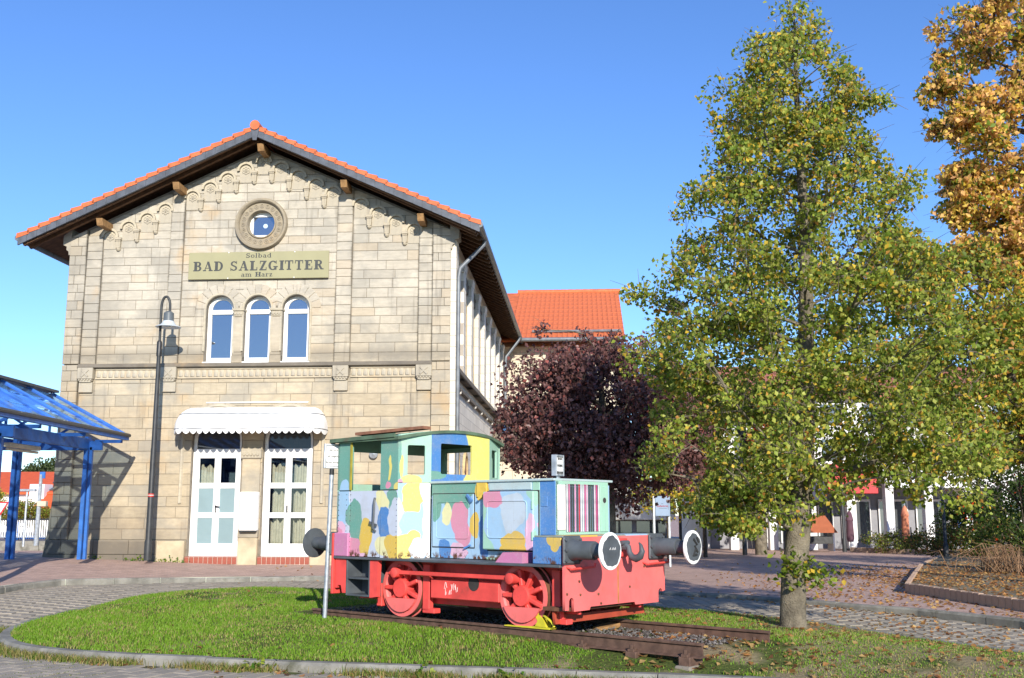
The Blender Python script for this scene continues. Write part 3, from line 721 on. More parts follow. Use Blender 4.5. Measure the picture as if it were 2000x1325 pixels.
# arched windows
for a, b in WINS:
    w_ = B.part('arched_window', curve_plate('arched_window', arch_poly(a + .0, b - .0, WZ0 + .0, WZS, 20), [rect(a + .095, b - .095, WZ0 + .14, WZS - .11), arch_poly(a + .095, b - .095, WZS + .005, WZS + .01, 16)], .07, (0, .16, 0), (1, 0, 0), (0, 0, 1), white_paint, .006))
    mb = MB(); mb.cbox(a + .06, b - .06, .135, .18, WZS - .115, WZS - .02, .008); link('transom', mb.mesh('transom', white_paint), w_)
    mb = MB(); mb.box(a + .08, b - .08, .195, .2, WZ0 + .12, WZS - .1); link('pane', mb.mesh('pane', win_glass), w_)
    link('pane', curve_plate('pane', arch_poly(a + .08, b - .08, WZS, WZS + .01, 16), [], .005, (0, .195, 0), (1, 0, 0), (0, 0, 1), win_glass), w_)
    mb = MB(); mb.cbox(a - .04, b + .04, -.05, .17, WZ0 - .03, WZ0 + .015, .006).cbox(a + .05, b - .05, .11, .17, WZ0 + .05, WZ0 + .1, .006); link('sill', mb.mesh('sill', white_paint), w_)
    c, r = (a + b) / 2, (b - a) / 2
    for i in range(9):
        a0, a1 = 180 * i / 9 + .8, 180 * (i + 1) / 9 - .8
        if c < -5 or True:
            ro_ = .30 if i not in (0, 8) or (c < -6 and i == 8) or (c > -4.3 and i == 0) else .13
            mb = MB(); poly = arcpts(c, WZS, r + .05, a0, a1, 3) + arcpts(c, WZS, r + ro_, a1, a0, 3); stone_mb(mb, poly, .03 + rnd.uniform(0, .004)); B.part('voussoir', mb.mesh('voussoir', stone_mat, tone=rnd.random() * .7))
    mb = MB(); pts = [(a - .03, -.02, WZ0 + .3), (a - .03, -.02, WZS)] + [(x, -.02, z) for x, z in arcpts(c, WZS, r + .03, 180, 0, 18)][1:] + [(b + .03, -.02, WZ0 + .02)]
    mb.tube(pts, .036, 6); B.part('arch_moulding', mb, trim_mat, True, tone=.45)
for a, b in ((WINS[0][1], WINS[1][0]), (WINS[1][1], WINS[2][0])):
    mb = MB(); mb.cbox(a + .035, b - .035, -.05, .2, 5.9, 6.86, .02).cbox(a - .0, b + .0, -.075, .2, 5.62, 5.82, .012).cbox(a + .015, b - .015, -.065, .2, 5.82, 5.9, .015); p_ = B.part('window_pillar', mb, stone_mat, tone=.35)
    mb = MB(); mb.cbox(a + .01, b - .01, -.07, .2, 6.86, 7.02, .025).cbox(a - .02, b + .02, -.095, .2, 7.02, 7.085, .01)
    for q in range(3): mb.lathe([(.045, 0), (.03, .02), (0, .025)], ((a + b) / 2 + (q - 1) * .08, -.07, 6.94), (0, -1, 0), 8)
    link('capital', mb.mesh('capital', trim_mat, tone=.15), p_)

# doorways: frame > leaf, pane, handle, curtain
door_glass = glass_material('door_glass', .05, (.86, .9, .9), (.8, .88, 1.), clear=True)
dark_glass = glass_material('fanlight_glass', .035, (.012, .012, .016), (.7, .8, .95))
frost = M('frosted_glass', (.215, .30, .315), .35, .05, 2, .05, spec=.5)
curtain_mat = M('beige_curtain', (.52, .44, .32), .9, .12, 12, .3)
iron = M('dark_iron', (.05, .05, .05), .45, .2, 9, .1, metal=.6)
for di, (a, b) in enumerate(DOORS):
    zt = 3.36; c = (a + b) / 2
    f_ = B.part('double_door', curve_plate('double_door', arch_poly(a, b, .60, DZS, 20), [rect(a + .05, b - .05, .62, 3.28), arch_poly(a + .075, b - .075, 3.36, DZS, 16)], .09, (0, .10, 0), (1, 0, 0), (0, 0, 1), white_paint, .006))
    link('fanlight', curve_plate('fanlight', arch_poly(a + .07, b - .07, 3.35, DZS, 16), [], .01, (0, .145, 0), (1, 0, 0), (0, 0, 1), dark_glass), f_)
    for x0, x1 in ((a + .065, c - .004), (c + .004, b - .065)):
        rows_ = [(.92, 1.585), (1.71, 2.345), (2.475, 3.13)]
        link('door_leaf', curve_plate('door_leaf', rect(x0, x1, .625, 3.275), [rect(x0 + (.10 if x0 < c else .075), x1 - (.075 if x0 < c else .10), p, q) for p, q in rows_], .05, (0, .115, 0), (1, 0, 0), (0, 0, 1), white_paint, .006), f_)
        for k, (p, q) in enumerate(rows_):
            mb = MB(); mb.box(x0 + .07, x1 - .07, .135, .142, p - .01, q + .01); link('pane', mb.mesh('pane', frost if di == 0 and k < 2 else door_glass), f_)
        if di == 1 or x0 < c:
            for z0, z1 in ((.7, 1.5), (1.6, 2.22), (2.35, 2.93)) if di == 1 else ((2.2, 2.92),):
                mb = MB(); n = 26; off_ = rnd.uniform(.0, .05)
                sl = -.10 if x0 < c else .02
                for i in range(n + 1):
                    x = x0 + .10 + off_ + (x1 - x0 - .14 - off_) * i / n; y = .22 + .022 * math.sin(i * 1.25 + x * 9)
                    mb.v += [(x, y, z0), (x, y, z1 + .05 * math.sin(i * .55 + z0 * 3) * (i % 9 != 0))]
                mb.f = [(2 * i, 2 * i + 2, 2 * i + 3, 2 * i + 1) for i in range(n)]; link('curtain', mb.mesh('curtain', curtain_mat, True, fix=False), f_)
    mb = MB(); mb.tube([(c - .005, .12, 1.72), (c - .005, .085, 1.76), (c - .005, .085, 1.90), (c - .005, .06, 1.88), (c + (.11 if di == 0 else -.0), .055, 1.86 if di == 0 else 1.74)], .016, 6); link('handle', mb.mesh('handle', iron), f_)
    for i in range(9):
        a0, a1 = 180 * i / 9 + .6, 180 * (i + 1) / 9 - .6; r = (b - a) / 2
        mb = MB(); poly = arcpts(c, DZS, r + .05, a0, a1, 3) + arcpts(c, DZS, r + .36, a1, a0, 3)
        if not ((di == 0 and i == 0) or (di == 1 and i == 8)): stone_mb(mb, poly, .03); B.part('voussoir', mb.mesh('voussoir', stone_mat, tone=rnd.random()))
    mb = MB(); sx = a - .27 if di == 0 else b + .27
    mb.tube([(sx, -.015, 1.95), (sx, -.015, DZS)] + [(c + (sx - c) * math.cos(R(q)), -.015, DZS + abs(sx - c) * math.sin(R(q))) for q in range(10, 131, 12)], .05, 6); B.part('arch_moulding', mb, trim_mat, True, tone=.6)
    mb = MB(); mb.cbox(a - .03, b + .03, -.12, .16, .30, .595, .01); st = B.part('doorstep', mb, M('step_mortar', (.55, .45, .38), .9))
    tl = MB(); n = 11; tw = (b - a + .06) / n; tl.cbox(.007, tw - .007, -.018, 0, 0, .17, .004); tm = M('red_step_tile', (.30, .085, .055), .45, .15, 6, .15); tlm = tl.mesh('tile', tm)
    for i in range(n): link('tile', tlm, st, (a - .03 + i * tw, -.121, .415))
    tl = MB(); tl.cbox(.004, tw - .004, 0, .23, 0, .012, .004); tlm = tl.mesh('tile', tm)
    for i in range(n): link('tile', tlm, st, (a - .03 + i * tw, -.125, .592))
# patched pale plinth beside the doors and the pier between them
for x0, x1, zt in ((-7.55, -6.82, 1.0), (-5.42, -4.92, 1.08), (-3.54, -2.9, 1.06)): B.part('rendered_plinth', MB().cbox(x0, x1, -.142, .05, .3, zt, .015), M('render_patch', (.47, .39, .26), .9, .16, 3, .4, dirt=(.2, .17, .12), dirt_amt=.3), tone=.8)
mb = MB(); mb.cbox(-5.41, -4.93, -.07, .1, 1.30, 3.1, .015).cbox(-5.43, -4.91, -.15, .1, 1.08, 1.30, .012); pr = B.part('door_pier', mb, stone_mat, tone=.85)
mb = MB(); mb.cbox(-5.44, -4.9, -.12, .1, 3.1, 3.36, .02)
for i in range(5): mb.lathe([(.045, 0), (.03, .03), (0, .036)], (-5.35 + .09 * i, -.12, 3.2), (0, -1, 0), 8)
link('capital', mb.mesh('capital', trim_mat, tone=.7), pr)

# roof: two slopes, tiles along the verge, barge boards, purlin ends, gutters
tile_mat = M('orange_roof_tile', lin(222, 118, 70, .74), .6, .18, 3.5, .3, dirt=(.30, .12, .06), dirt_amt=.25)
slate = M('slate_grey_board', (.085, .095, .115), .55, .22, 5, .3)
wood = M('brown_timber', (.105, .05, .022), .75, .3, 8, .4)
oak = M('weathered_oak', (.30, .17, .07), .75, .25, 9, .4)
zinc = M('zinc_gutter', (.17, .185, .20), .5, .2, 4, .1, metal=.25)
EL, ER, AP, ZA, SL, OV = -11.50, .84, -5.18, 11.84, .457, -.80
DEPTH = 30.
mb = MB()
for ex in (EL, ER):
    ze = ZA - SL * abs(ex - AP)
    mb.add([(AP, OV + .05, ZA), (ex, OV + .05, ze), (ex, DEPTH, ze), (AP, DEPTH, ZA), (AP, OV + .05, ZA - .06), (ex, OV + .05, ze - .06), (ex, DEPTH, ze - .06), (AP, DEPTH, ZA - .06)],
           [(0, 1, 2, 3), (7, 6, 5, 4), (0, 4, 5, 1), (1, 5, 6, 2), (2, 6, 7, 3), (3, 7, 4, 0)])
rf = B.part('roof', mb, wood)
for sgn, ex in ((-1, EL), (1, ER)):
    n = 22; sp = abs(ex - AP) / n
    for i in range(n):
        xm = AP + sgn * (i + .5) * sp; tl = MB(); L2 = sp / 2 + .035
        # each tile tips up a little at its lower edge and overlaps the next one down
        for y0, y1 in ((OV - .06, OV + .32),):
            A_ = AP + sgn * (i * sp - .02); Bx = AP + sgn * ((i + 1) * sp + .03)
            za, zb = ZA - SL * abs(A_ - AP) + .005, ZA - SL * abs(Bx - AP) + .07
            tl.add([(A_, y0, za), (Bx, y0, zb), (Bx, y1, zb), (A_, y1, za), (A_, y0, za + .03), (Bx, y0, zb + .035), (Bx, y1, zb + .035), (A_, y1, za + .03), (A_, y0, za - .07), (Bx, y0, zb - .10), (A_, y0 + .02, za - .07), (Bx, y0 + .02, zb - .10)],
                   [(4, 5, 6, 7), (0, 3, 2, 1), (0, 1, 5, 4), (1, 2, 6, 5), (2, 3, 7, 6), (3, 0, 4, 7), (0, 8, 9, 1), (10, 11, 9, 8), (8, 0, 10), (9, 11, 1)])
        link('tile', tl.mesh('tile', tile_mat), rf)
    mb = MB(); ze = ZA - SL * abs(ex - AP)
    mb.prism([(AP, ZA - .01), (ex, ze - .01), (ex, ze - .22), (AP, ZA - .24)], OV - .035, OV + .03); link('barge_board', mb.mesh('barge_board', slate), rf)
    mb = MB()
    for i in range(24):
        f0, f1 = i / 24 + .002, (i + 1) / 24 - .002; xa, xb = AP + (ex - AP) * f0, AP + (ex - AP) * f1; g_ = .004 * (i % 2)
        mb.prism([(xa, ZA - SL * abs(xa - AP) - .02), (xb, ZA - SL * abs(xb - AP) - .02), (xb, ZA - SL * abs(xb - AP) - .23 - g_), (xa, ZA - SL * abs(xa - AP) - .235)], OV - .045 - g_, OV - .036)
    tag(link('slate_shingles', mb.mesh('slate_shingles', slate), rf), kind='stuff')
    for off in (.10, .42):
        mb = MB(); mb.bar((AP + sgn * .05, OV + off, ZA - .165), (ex - sgn * .1, OV + off, ze - .165), .10, .12); link('rafter', mb.mesh('rafter', wood), rf)
    mb = MB(); mb.tube([(ex, y, ze - .03) for y in (OV - .04, DEPTH - 12)], .085, 10); g = link('gutter', mb.mesh('gutter', zinc, True), rf)
    for i in range(26):
        pass
for sx, sz in ((-5.08, 11.36), (-7.34, 10.34), (-9.38, 9.38), (-2.80, 10.30), (-.74, 9.34)):
    mb = MB(); mb.prism([(OV + .12, sz + .09), (OV + .20, sz - .09), (.3, sz - .09), (.3, sz + .09)], sx - .085, sx + .085, 'yz'); link('purlin_end', mb.mesh('purlin_end', oak), rf)
mb = MB(); mb.prism([(AP - .12, ZA - .03), (AP, ZA + .0), (AP + .12, ZA - .03), (AP + .05, ZA - .36), (AP - .05, ZA - .36)], OV - .07, OV - .048); link('apex_board', mb.mesh('apex_board', slate), rf)
mb = MB()
for i in range(40): y0 = OV - .1 + i * .38; mb.lathe([(.135, 0), (.125, .40)], (AP, y0, ZA + .05), (0, 1, 0), 12)
link('ridge_cap', mb.mesh('ridge_cap', tile_mat, True), rf)
# eave rafters along the right-hand side, wall corbel at both corners
mb = MB()
ze = ZA - SL * abs(ER - AP)
for i in range(34): y = .2 + i * .52; mb.bar((ER - .06, y, ze - .14), (-.35, y, ze - .14 + SL * (ER + .29)), .09, .12)
tag(link('eave_rafters', mb.mesh('eave_rafters', wood), rf), kind='stuff')
for x0, x1, sg in ((-.02, .22, 1), (-10.62, -10.40, -1)):
    mb = MB(); a_, b_ = (x0, x1) if sg > 0 else (x1, x0)
    mb.prism([(a_, 8.62), (a_ + sg * .05, 8.62), (a_ + sg * .06, 8.72), (a_ + sg * .12, 8.76), (a_ + sg * .12, 8.86), (b_, 8.9), (b_, 9.15), (a_, 9.35)], -.10, .35); B.part('corner_corbel', mb, stone_mat, tone=.7)

# side walls, back wall, ceiling slab (closed shell, so the rooms are dark)
side_mat = courses_material('side_ashlar', (.66, .61, .52), (.36, .32, .27), .62, .30, (1, 2), .008, .3, .12, .2)
mb = MB(); mb.box(-.42, -.02, .42, 18.0, .1, 9.2); B.part('side_wall', mb, side_mat)
mb = MB(); mb.box(-10.4, -10.0, .42, 18.0, .1, 9.2).box(-10.4, -.02, 17.6, 18.0, .1, 9.2).box(-10.0, -.42, .42, 17.6, 5.2, 5.4); B.part('rear_walls', mb, side_mat)
mb = MB(); mb.cbox(-.02, .14, -.02, .5, .3, 9.2, .01); B.part('corner_pilaster', mb, side_mat)
for i in range(8):
    y = 1.55 + i * 2.05; mb = MB(); mb.cbox(-.02, .17, y, y + .55, 5.5, 8.35, .015).prism([(-.02, 8.35), (.17, 8.35), (.22, 8.6), (-.02, 8.6)], y - .04, y + .59).cbox(-.02, .19, y + .02, y + .53, 5.36, 5.54, .02).cbox(-.02, .09, y + .2, y + .35, 4.95, 5.12, .02); B.part('side_pilaster', mb, side_mat)
    w0, w1 = y + .85, y + 1.75
    me = curve_plate('side_window', arch_poly(w0 - .14, w1 + .14, 5.62, 7.45, 10), [arch_poly(w0, w1, 5.66, 7.45, 10)], .08, (.055, 0, 0), (0, 1, 0), (0, 0, 1), M('ochre_surround', (.50, .38, .2), .85)); sw = B.part('side_window', me)
    link('pane', curve_plate('pane', arch_poly(w0, w1, 5.66, 7.45, 10), [], .01, (.0, 0, 0), (0, 1, 0), (0, 0, 1), dark_glass), sw)
    mb = MB(); mb.cbox(-.02, .07, y + .56, y + 2.04, 8.12, 8.55, .01)
    for q in range(7): mb.lathe([(.075, 0), (.05, .03), (0, .035)], (.07, y + .68 + q * .2, 8.33), (1, 0, 0), 8)
    B.part('side_frieze', mb, ledge_mat, tone=.6)
mb = MB(); mb.cbox(-.02, .20, .45, 17.9, 5.36, 5.52, .02).cbox(-.02, .09, .45, 17.9, 5.02, 5.12, .01); B.part('side_ledge', mb, ledge_mat, tone=.4)
for i in range(5):
    y = 1.2 + i * 2.1; me = curve_plate('side_arch', arch_poly(y - .1, y + .8, 1.2, 3.0, 10), [arch_poly(y, y + .7, 1.25, 3.0, 10)], .08, (.05, 0, 0), (0, 1, 0), (0, 0, 1), M('ochre_surround')); sa_ = B.part('side_arch', me)
    link('pane', curve_plate('pane', arch_poly(y, y + .7, 1.25, 3.0, 10), [], .01, (.0, 0, 0), (0, 1, 0), (0, 0, 1), M('red_door_paint', (.25, .06, .04))), sa_)
# downpipes
mb = MB(); mb.tube([(ER, .55, ze - .1), (ER - .03, .55, ze - .22), (.22, .12, 8.12), (.19, .10, 7.9), (.19, .10, .5)], .055, 10); B.part('downpipe', mb, zinc, True)
mb = MB(); mb.tube([(ER, 16.2, ze - .1), (ER - .03, 16.2, ze - .25), (.30, 15.9, 8.1), (.27, 15.9, 7.8), (.27, 15.9, 4.4)], .065, 10); B.part('downpipe', mb, zinc, True)

# cross wing with its own tiled roof
wing_mat = courses_material('wing_ashlar', (.58, .51, .39), (.30, .25, .19), .75, .33, (0, 2), .008, .3, .4, .2)
mb = MB(); mb.prism([(18.0, .1), (18.0, 8.85), (24.0, 11.9), (30, 8.85), (30, .1)], -.02, 5.0, 'yz'); wg = B.part('cross_wing', mb, wing_mat)
WZ = lambda y: 9.05 + .505 * (y - 17.15)
mb = MB(); mb.prism([(17.1, WZ(17.1)), (24.0, WZ(24.0)), (30.9, WZ(17.1)), (30.9, WZ(17.1) - .12), (24.0, WZ(24.0) - .12), (17.1, WZ(17.1) - .12)], -3., 5.28, 'yz'); wr = B.part('wing_roof', mb, tile_mat)
cols_, rows_ = 22, 12; tw = 4.9 / cols_; th_ = 6.9 / rows_
tl = MB(); n = 6
prof = [(0, .018), (.02, .035), (.05, .04), (.09, .02), (.15, .008), (tw + .0, .012)]
for k, (dy, dz) in enumerate(((0, .022), (th_ + .03, .004))):
    tl.v += [(x, dy, dy * .505 + h + dz) for x, h in prof]
tl.v += [(x, 0, -.01) for x, h in prof]
tl.f = [(i, i + 1, n + i + 1, n + i) for i in range(n - 1)] + [(2 * n + i, 2 * n + i + 1, i + 1, i) for i in range(n - 1)]
tlm = tl.mesh('tile', tile_mat, fix=False)
for i in range(cols_):
    for j in range(rows_): link('tile', tlm, wr, (.38 + i * tw, 17.12 + j * th_ - (.03 if j == 0 else 0), WZ(17.12 + j * th_) + rnd.uniform(0, .006)))
mb = MB(); mb.tube([(ER, 17.02, 9.0), (5.3, 17.02, 9.0)], .085, 10); link('gutter', mb.mesh('gutter', zinc, True), wr)
mb = MB(); mb.tube([(1.3, 17.75, WZ(17.75) + .12), (5.15, 17.75, WZ(17.75) + .12)], .06, 8)
for x in (1.6, 3.3, 5.0): mb.bar((x, 17.75, WZ(17.75) - .02), (x, 17.75, WZ(17.75) + .18), .05, .03)
link('snow_guard', mb.mesh('snow_guard', zinc, True), wr)
mb = MB()
for i in range(14): mb.lathe([(.13, 0), (.12, .40)], (.3 + i * .36, 24.0, WZ(24.0) + .03), (1, 0, 0), 10)
link('ridge_cap', mb.mesh('ridge_cap', tile_mat, True), wr)
# terrace block beside the wing, with its stone parapet
mb = MB(); mb.cbox(.0, 4.6, 13.2, 18.0, .3, 3.7, .03); B.part('terrace', mb, wing_mat)
mb = MB(); mb.cbox(-.0, 4.75, 13.02, 13.5, 3.7, 3.9, .03).cbox(-.0, 4.7, 13.08, 13.5, 3.9, 4.1, .04).cbox(-.0, 4.8, 12.98, 13.5, 4.1, 4.28, .03).cbox(.02, 4.65, 13.1, 13.4, 4.28, 4.75, .02); B.part('parapet', mb, ledge_mat, tone=.5)

# awning over the two doors: rounded ends, scalloped valance
fab = M('white_awning_canvas', (.80, .79, .76), .85, .04, 3, .15)
def awn(h, q):
    """h 0 bottom .. 1 top, q -1 .. 1 along the outline"""
    dp = .82 * math.cos(h * math.pi / 2) ** .8 + .04; z = 3.83 + .60 * math.sin(h * math.pi / 2); hw = 1.98 - .38 * (1 - math.cos(h * math.pi / 2)) ; rc = .5
    L = hw - rc
    if abs(q) < .72: return (-5.17 + q / .72 * L, -dp, z)
    a = (abs(q) - .72) / .28 * math.pi / 2; return (-5.17 + math.copysign(L + rc * math.sin(a), q), -dp * math.cos(a) ** .7 if a < math.pi / 2 - 1e-4 else -.02, z)
A_ = Thing('awning', 'white rounded canvas awning with scalloped edge over the two doors', 'awning', (-1.614, 27.0, 0), BR, zoff=3.83)
mb = MB(); nh, nq = 12, 84
for i in range(nh + 1):
    for j in range(nq + 1):
        x, y, z = awn(i / nh, -1 + 2 * j / nq); mb.v.append((x, y, z - (.012 * abs(math.sin(j * .5)) * (1 - i / nh) if i < nh else 0)))
mb.f = [(i * (nq + 1) + j, i * (nq + 1) + j + 1, (i + 1) * (nq + 1) + j + 1, (i + 1) * (nq + 1) + j) for i in range(nh) for j in range(nq)]
A_.part('canopy', mb.mesh('canopy', fab, True, fix=False))
mb = MB(); ns = 24; per = 8; nn = ns * per
for j in range(nn + 1):
    x, y, z = awn(0, -1 + 2 * j / nn); ph = (j % per) / per; d = .05 + .09 * math.sin(math.pi * ph) ** .7
    sway = .02 * math.sin(j * .21); mb.v += [(x, y - .004, z + .01), (x, y - .012 + sway * .5, z - .05), (x, y - .012 + sway, z - d)]
mb.f = [(3 * j + k, 3 * j + 3 + k, 3 * j + 4 + k, 3 * j + 1 + k) for j in range(nn) for k in range(2)]
A_.part('valance', mb.mesh('valance', fab, True, fix=False))
mb = MB()
for h in (0., .45): mb.tube([awn(h, -1 + 2 * j / 40) for j in range(41)], .014, 6)
A_.part('frame', mb, zinc)
mb = MB(); mb.cbox(-6.45, -3.72, -.05, -.012, 4.555, 4.585, .004); tag(link('cover_strip', mb.mesh('cover_strip', white_paint), None, (-1.614, 27, 0), BR), 'thin white metal strip on the wall above the awning', 'strip')
# white meter cabinet on the pier between the doors
mc = Thing('meter_cabinet', 'white metal meter cabinet on the pier between the two doors', 'cabinet', (-1.614, 27.0, 0), BR, zoff=1.24)
mb = MB(); mb.cbox(-5.36, -4.90, -.28, -.10, 1.26, 2.24, .012); mc.part('body', mb, white_paint)
mb = MB(); mb.cbox(-5.34, -4.92, -.292, -.281, 1.28, 2.12, .006); mc.part('door', mb, white_paint)
mb = MB(); mb.cbox(-5.345, -4.915, -.2925, -.281, 2.135, 2.225, .004); mc.part('lid', mb, white_paint)
mb = MB(); mb.cbox(-5.34, -4.92, -.26, -.10, 1.22, 1.259, .004); mc.part('base', mb, iron)

# ------------------------------------------------------------------ name board on the facade: slab-serif letters built stroke by stroke
def gl_R(x0, y0, x1, y1): return [(x0, y0), (x1, y0), (x1, y1), (x0, y1)]
def gl_L(x0, y0, x1, y1, w): return [(x0 - w / 2, y0), (x0 + w / 2, y0), (x1 + w / 2, y1), (x1 - w / 2, y1)]
def gl_A(cx, cy, rx, ry, a0, a1, th, tv, n=14):
    o = arcpts(cx, cy, rx, a0, a1, n, ry); i = arcpts(cx, cy, rx - tv, a1, a0, n, ry - th); return o + i
S_, H_ = .25, .11
stem = lambda x: [gl_R(x, 0, x + S_, 1), gl_R(x - .09, 0, x + S_ + .09, H_), gl_R(x - .09, 1 - H_, x + S_ + .09, 1)]
GL = {
 'B': (.80, stem(.10) + [gl_R(.2, 1 - H_, .42, 1), gl_R(.2, .48, .44, .48 + H_), gl_R(.2, 0, .44, H_), gl_A(.42, .74, .27, .26, -90, 90, H_, .18), gl_A(.44, .28, .30, .28, -90, 90, H_, .19)]),
 'A': (.90, [gl_L(.14, 0, .44, 1, .08), gl_L(.70, 0, .43, 1, .20), gl_R(.22, .27, .62, .34), gl_R(0, 0, .29, H_), gl_R(.52, 0, .88, H_)]),
 'D': (.86, stem(.10) + [gl_R(.2, 1 - H_, .40, 1), gl_R(.2, 0, .40, H_), gl_A(.40, .5, .40, .5, -90, 90, H_, .20)]),
 'S': (.70, [gl_A(.34, .735, .28, .265, 25, 265, H_, .15), gl_A(.34, .265, .30, .265, -155, 85, H_, .16), gl_L(.20, .60, .50, .40, .26), gl_R(.54, .70, .60, 1.0), gl_R(.05, 0, .11, .32)]),
 'L': (.74, stem(.10) + [gl_R(.1, 0, .68, H_), gl_R(.61, 0, .68, .34)]),
 'Z': (.74, [gl_R(.05, 0, .68, H_), gl_R(.08, 1 - H_, .66, 1), gl_L(.16, 0, .56, 1, .22), gl_R(.08, .70, .14, 1), gl_R(.62, 0, .68, .32)]),
 'G': (.88, [gl_A(.42, .5, .40, .5, 38, 322, H_, .20), gl_R(.56, .04, .75, .42), gl_R(.47, .42 - H_, .86, .42), gl_R(.68, .66, .74, 1.0)]),
 'I': (.42, stem(.12)),
 'T': (.80, [gl_R(.30, 0, .49, 1), gl_R(.20, 0, .59, H_), gl_R(.03, 1 - H_, .76, 1), gl_R(.03, .66, .10, 1), gl_R(.69, .66, .76, 1)]),
 'E': (.76, stem(.10) + [gl_R(.2, 1 - H_, .66, 1), gl_R(.2, .46, .50, .46 + H_), gl_R(.2, 0, .70, H_), gl_R(.60, .68, .66, 1), gl_R(.64, 0, .70, .33), gl_R(.45, .36, .51, .66)]),
 'R': (.88, stem(.10) + [gl_R(.2, 1 - H_, .42, 1), gl_R(.2, .46, .44, .46 + H_), gl_A(.42, .73, .29, .27, -90, 90, H_, .19), gl_L(.70, 0, .46, .48, .21), gl_R(.58, 0, .87, H_)]),
 'o': (.62, [gl_A(.30, .34, .29, .34, 0, 360, .07, .14, 20)]),
 'l': (.36, [gl_R(.10, 0, .25, 1), gl_R(.02, 0, .33, .07), gl_R(.02, .93, .2, 1)]),
 'b': (.66, [gl_R(.08, 0, .23, 1), gl_R(0, .93, .2, 1), gl_A(.34, .34, .29, .34, -180, 180, .07, .14, 20)]),
 'a': (.62, [gl_R(.36, 0, .51, .5), gl_A(.29, .45, .22, .24, 0, 160, .07, .15), gl_A(.27, .19, .25, .21, 0, 360, .06, .13), gl_R(.45, 0, .60, .07)]),
 'd': (.68, [gl_R(.42, 0, .57, 1), gl_R(.34, .93, .5, 1), gl_R(.5, 0, .66, .07), gl_A(.31, .34, .29, .34, 0, 360, .07, .14, 20)]),
 'm': (1.06, [gl_R(.08, 0, .22, .68), gl_R(.44, 0, .58, .5), gl_R(.80, 0, .94, .5), gl_A(.33, .45, .25, .23, 0, 150, .07, .14), gl_A(.69, .45, .25, .23, 0, 150, .07, .14), gl_R(0, 0, .30, .07), gl_R(.37, 0, .65, .07), gl_R(.73, 0, 1.02, .07), gl_R(0, .61, .15, .68)]),
 'H': (.92, stem(.08) + stem(.60) + [gl_R(.2, .46, .7, .46 + H_)]),
 'r': (.52, [gl_R(.08, 0, .23, .68), gl_R(0, 0, .34, .07), gl_R(0, .61, .15, .68), gl_A(.36, .46, .18, .21, 10, 160, .07, .1)]),
 'z': (.56, [gl_R(.03, 0, .50, .07), gl_R(.05, .61, .48, .68), gl_L(.12, 0, .40, .68, .17), gl_R(.45, 0, .5, .24), gl_R(.05, .46, .1, .68)]),
 ' ': (.42, [])}
def serif_text(txt, cx, z0, h, width, y, th):
    tot = sum(GL[c][0] for c in txt) + .08 * (len(txt) - 1); kx = width / tot; x = cx - width / 2; out = []; q = 0
    for c in txt:
        adv, polys = GL[c]; mb = MB()
        for p in polys: q += 1; mb.prism([(x + a * kx, z0 + b * h) for a, b in p], y - th - .0004 * (q % 9), y)
        if polys: out.append(mb)
        x += (adv + .08) * kx
    return out
ink = M('dark_grey_lettering', (.055, .058, .055), .6, .08, 9, .05)
nb = Thing('name_board', 'long olive-beige name board reading BAD SALZGITTER on the gable wall', 'sign', (-1.614, 27.0, 0), BR, zoff=7.87)
mb = MB(); mb.cbox(-7.09, -3.27, -.11, -.07, 7.88, 8.62, .006); nb.part('board', mb, M('olive_board', lin(190, 184, 142, .60), .5, .04, 2, .05))
for s_ in (-6.0, -4.2):
    mb = MB(); mb.lathe([(.018, 0), (.012, .012), (0, .014)], (s_, -.11, 8.60), (0, -1, 0), 8).lathe([(.018, 0), (.012, .012), (0, .014)], (s_, -.11, 7.90), (0, -1, 0), 8); nb.part('screw', mb, white_paint)
for txt, cx, z0, h, w in (('Solbad', -5.18, 8.455, .125, .70), ('BAD SALZGITTER', -5.18, 8.105, .262, 3.56), ('am Harz', -5.21, 7.935, .125, .86)):
    for l_ in serif_text(txt, cx, z0, h, w, -.1105, .003): nb.part('letter', l_, ink)

# ------------------------------------------------------------------ street lamp in front of the wall
lampm = M('lamp_grey_steel', (.035, .038, .04), .5, .2, 6, .1); shade_m = M('pale_lamp_shade', (.50, .55, .58), .4, .05, 3, .05)
SLp = Thing('street_lamp', 'tall dark street lamp with curved hook and pale bell shade before the station wall', 'street lamp', (-9.03, 26.4, 0), 0, zoff=.52)
mb = MB(); mb.lathe([(.092, .55), (.092, 1.0), (.076, 1.05), (.068, 3.3), (.062, 3.32), (.050, 5.7)], (0, 0, 0), (0, 0, 1), 16); SLp.part('pole', mb, lampm, True)
mb = MB(); mb.tube([(0, 0, 5.68), (0, 0, 6.85)] + [(.11 - .11 * math.cos(R(q)), 0, 6.95 + .24 * math.sin(R(q)) * 1.1) for q in range(0, 181, 18)] + [(.22, 0, 6.78)], .034, 10); SLp.part('gooseneck', mb, lampm, True)
mb = MB(); mb.lathe([(.066, 5.66), (.066, 6.02), (.045, 6.06)], (0, 0, 0), (0, 0, 1), 14); SLp.part('collar', mb, iron, True)
mb = MB(); mb.lathe([(.03, 6.84), (.06, 6.83), (.125, 6.78), (.13, 6.60), (.135, 6.56)], (.20, 0, 0), (0, 0, 1), 20); SLp.part('lamp_cap', mb, M('lamp_cap_grey', (.10, .115, .125), .45, .1, 5, .05), True)
mb = MB(); mb.lathe([(.135, 6.57), (.16, 6.52), (.20, 6.47), (.315, 6.425), (.32, 6.41), (.20, 6.45), (.13, 6.5)], (.20, 0, 0), (0, 0, 1), 28); SLp.part('lamp_shade', mb, shade_m, True)
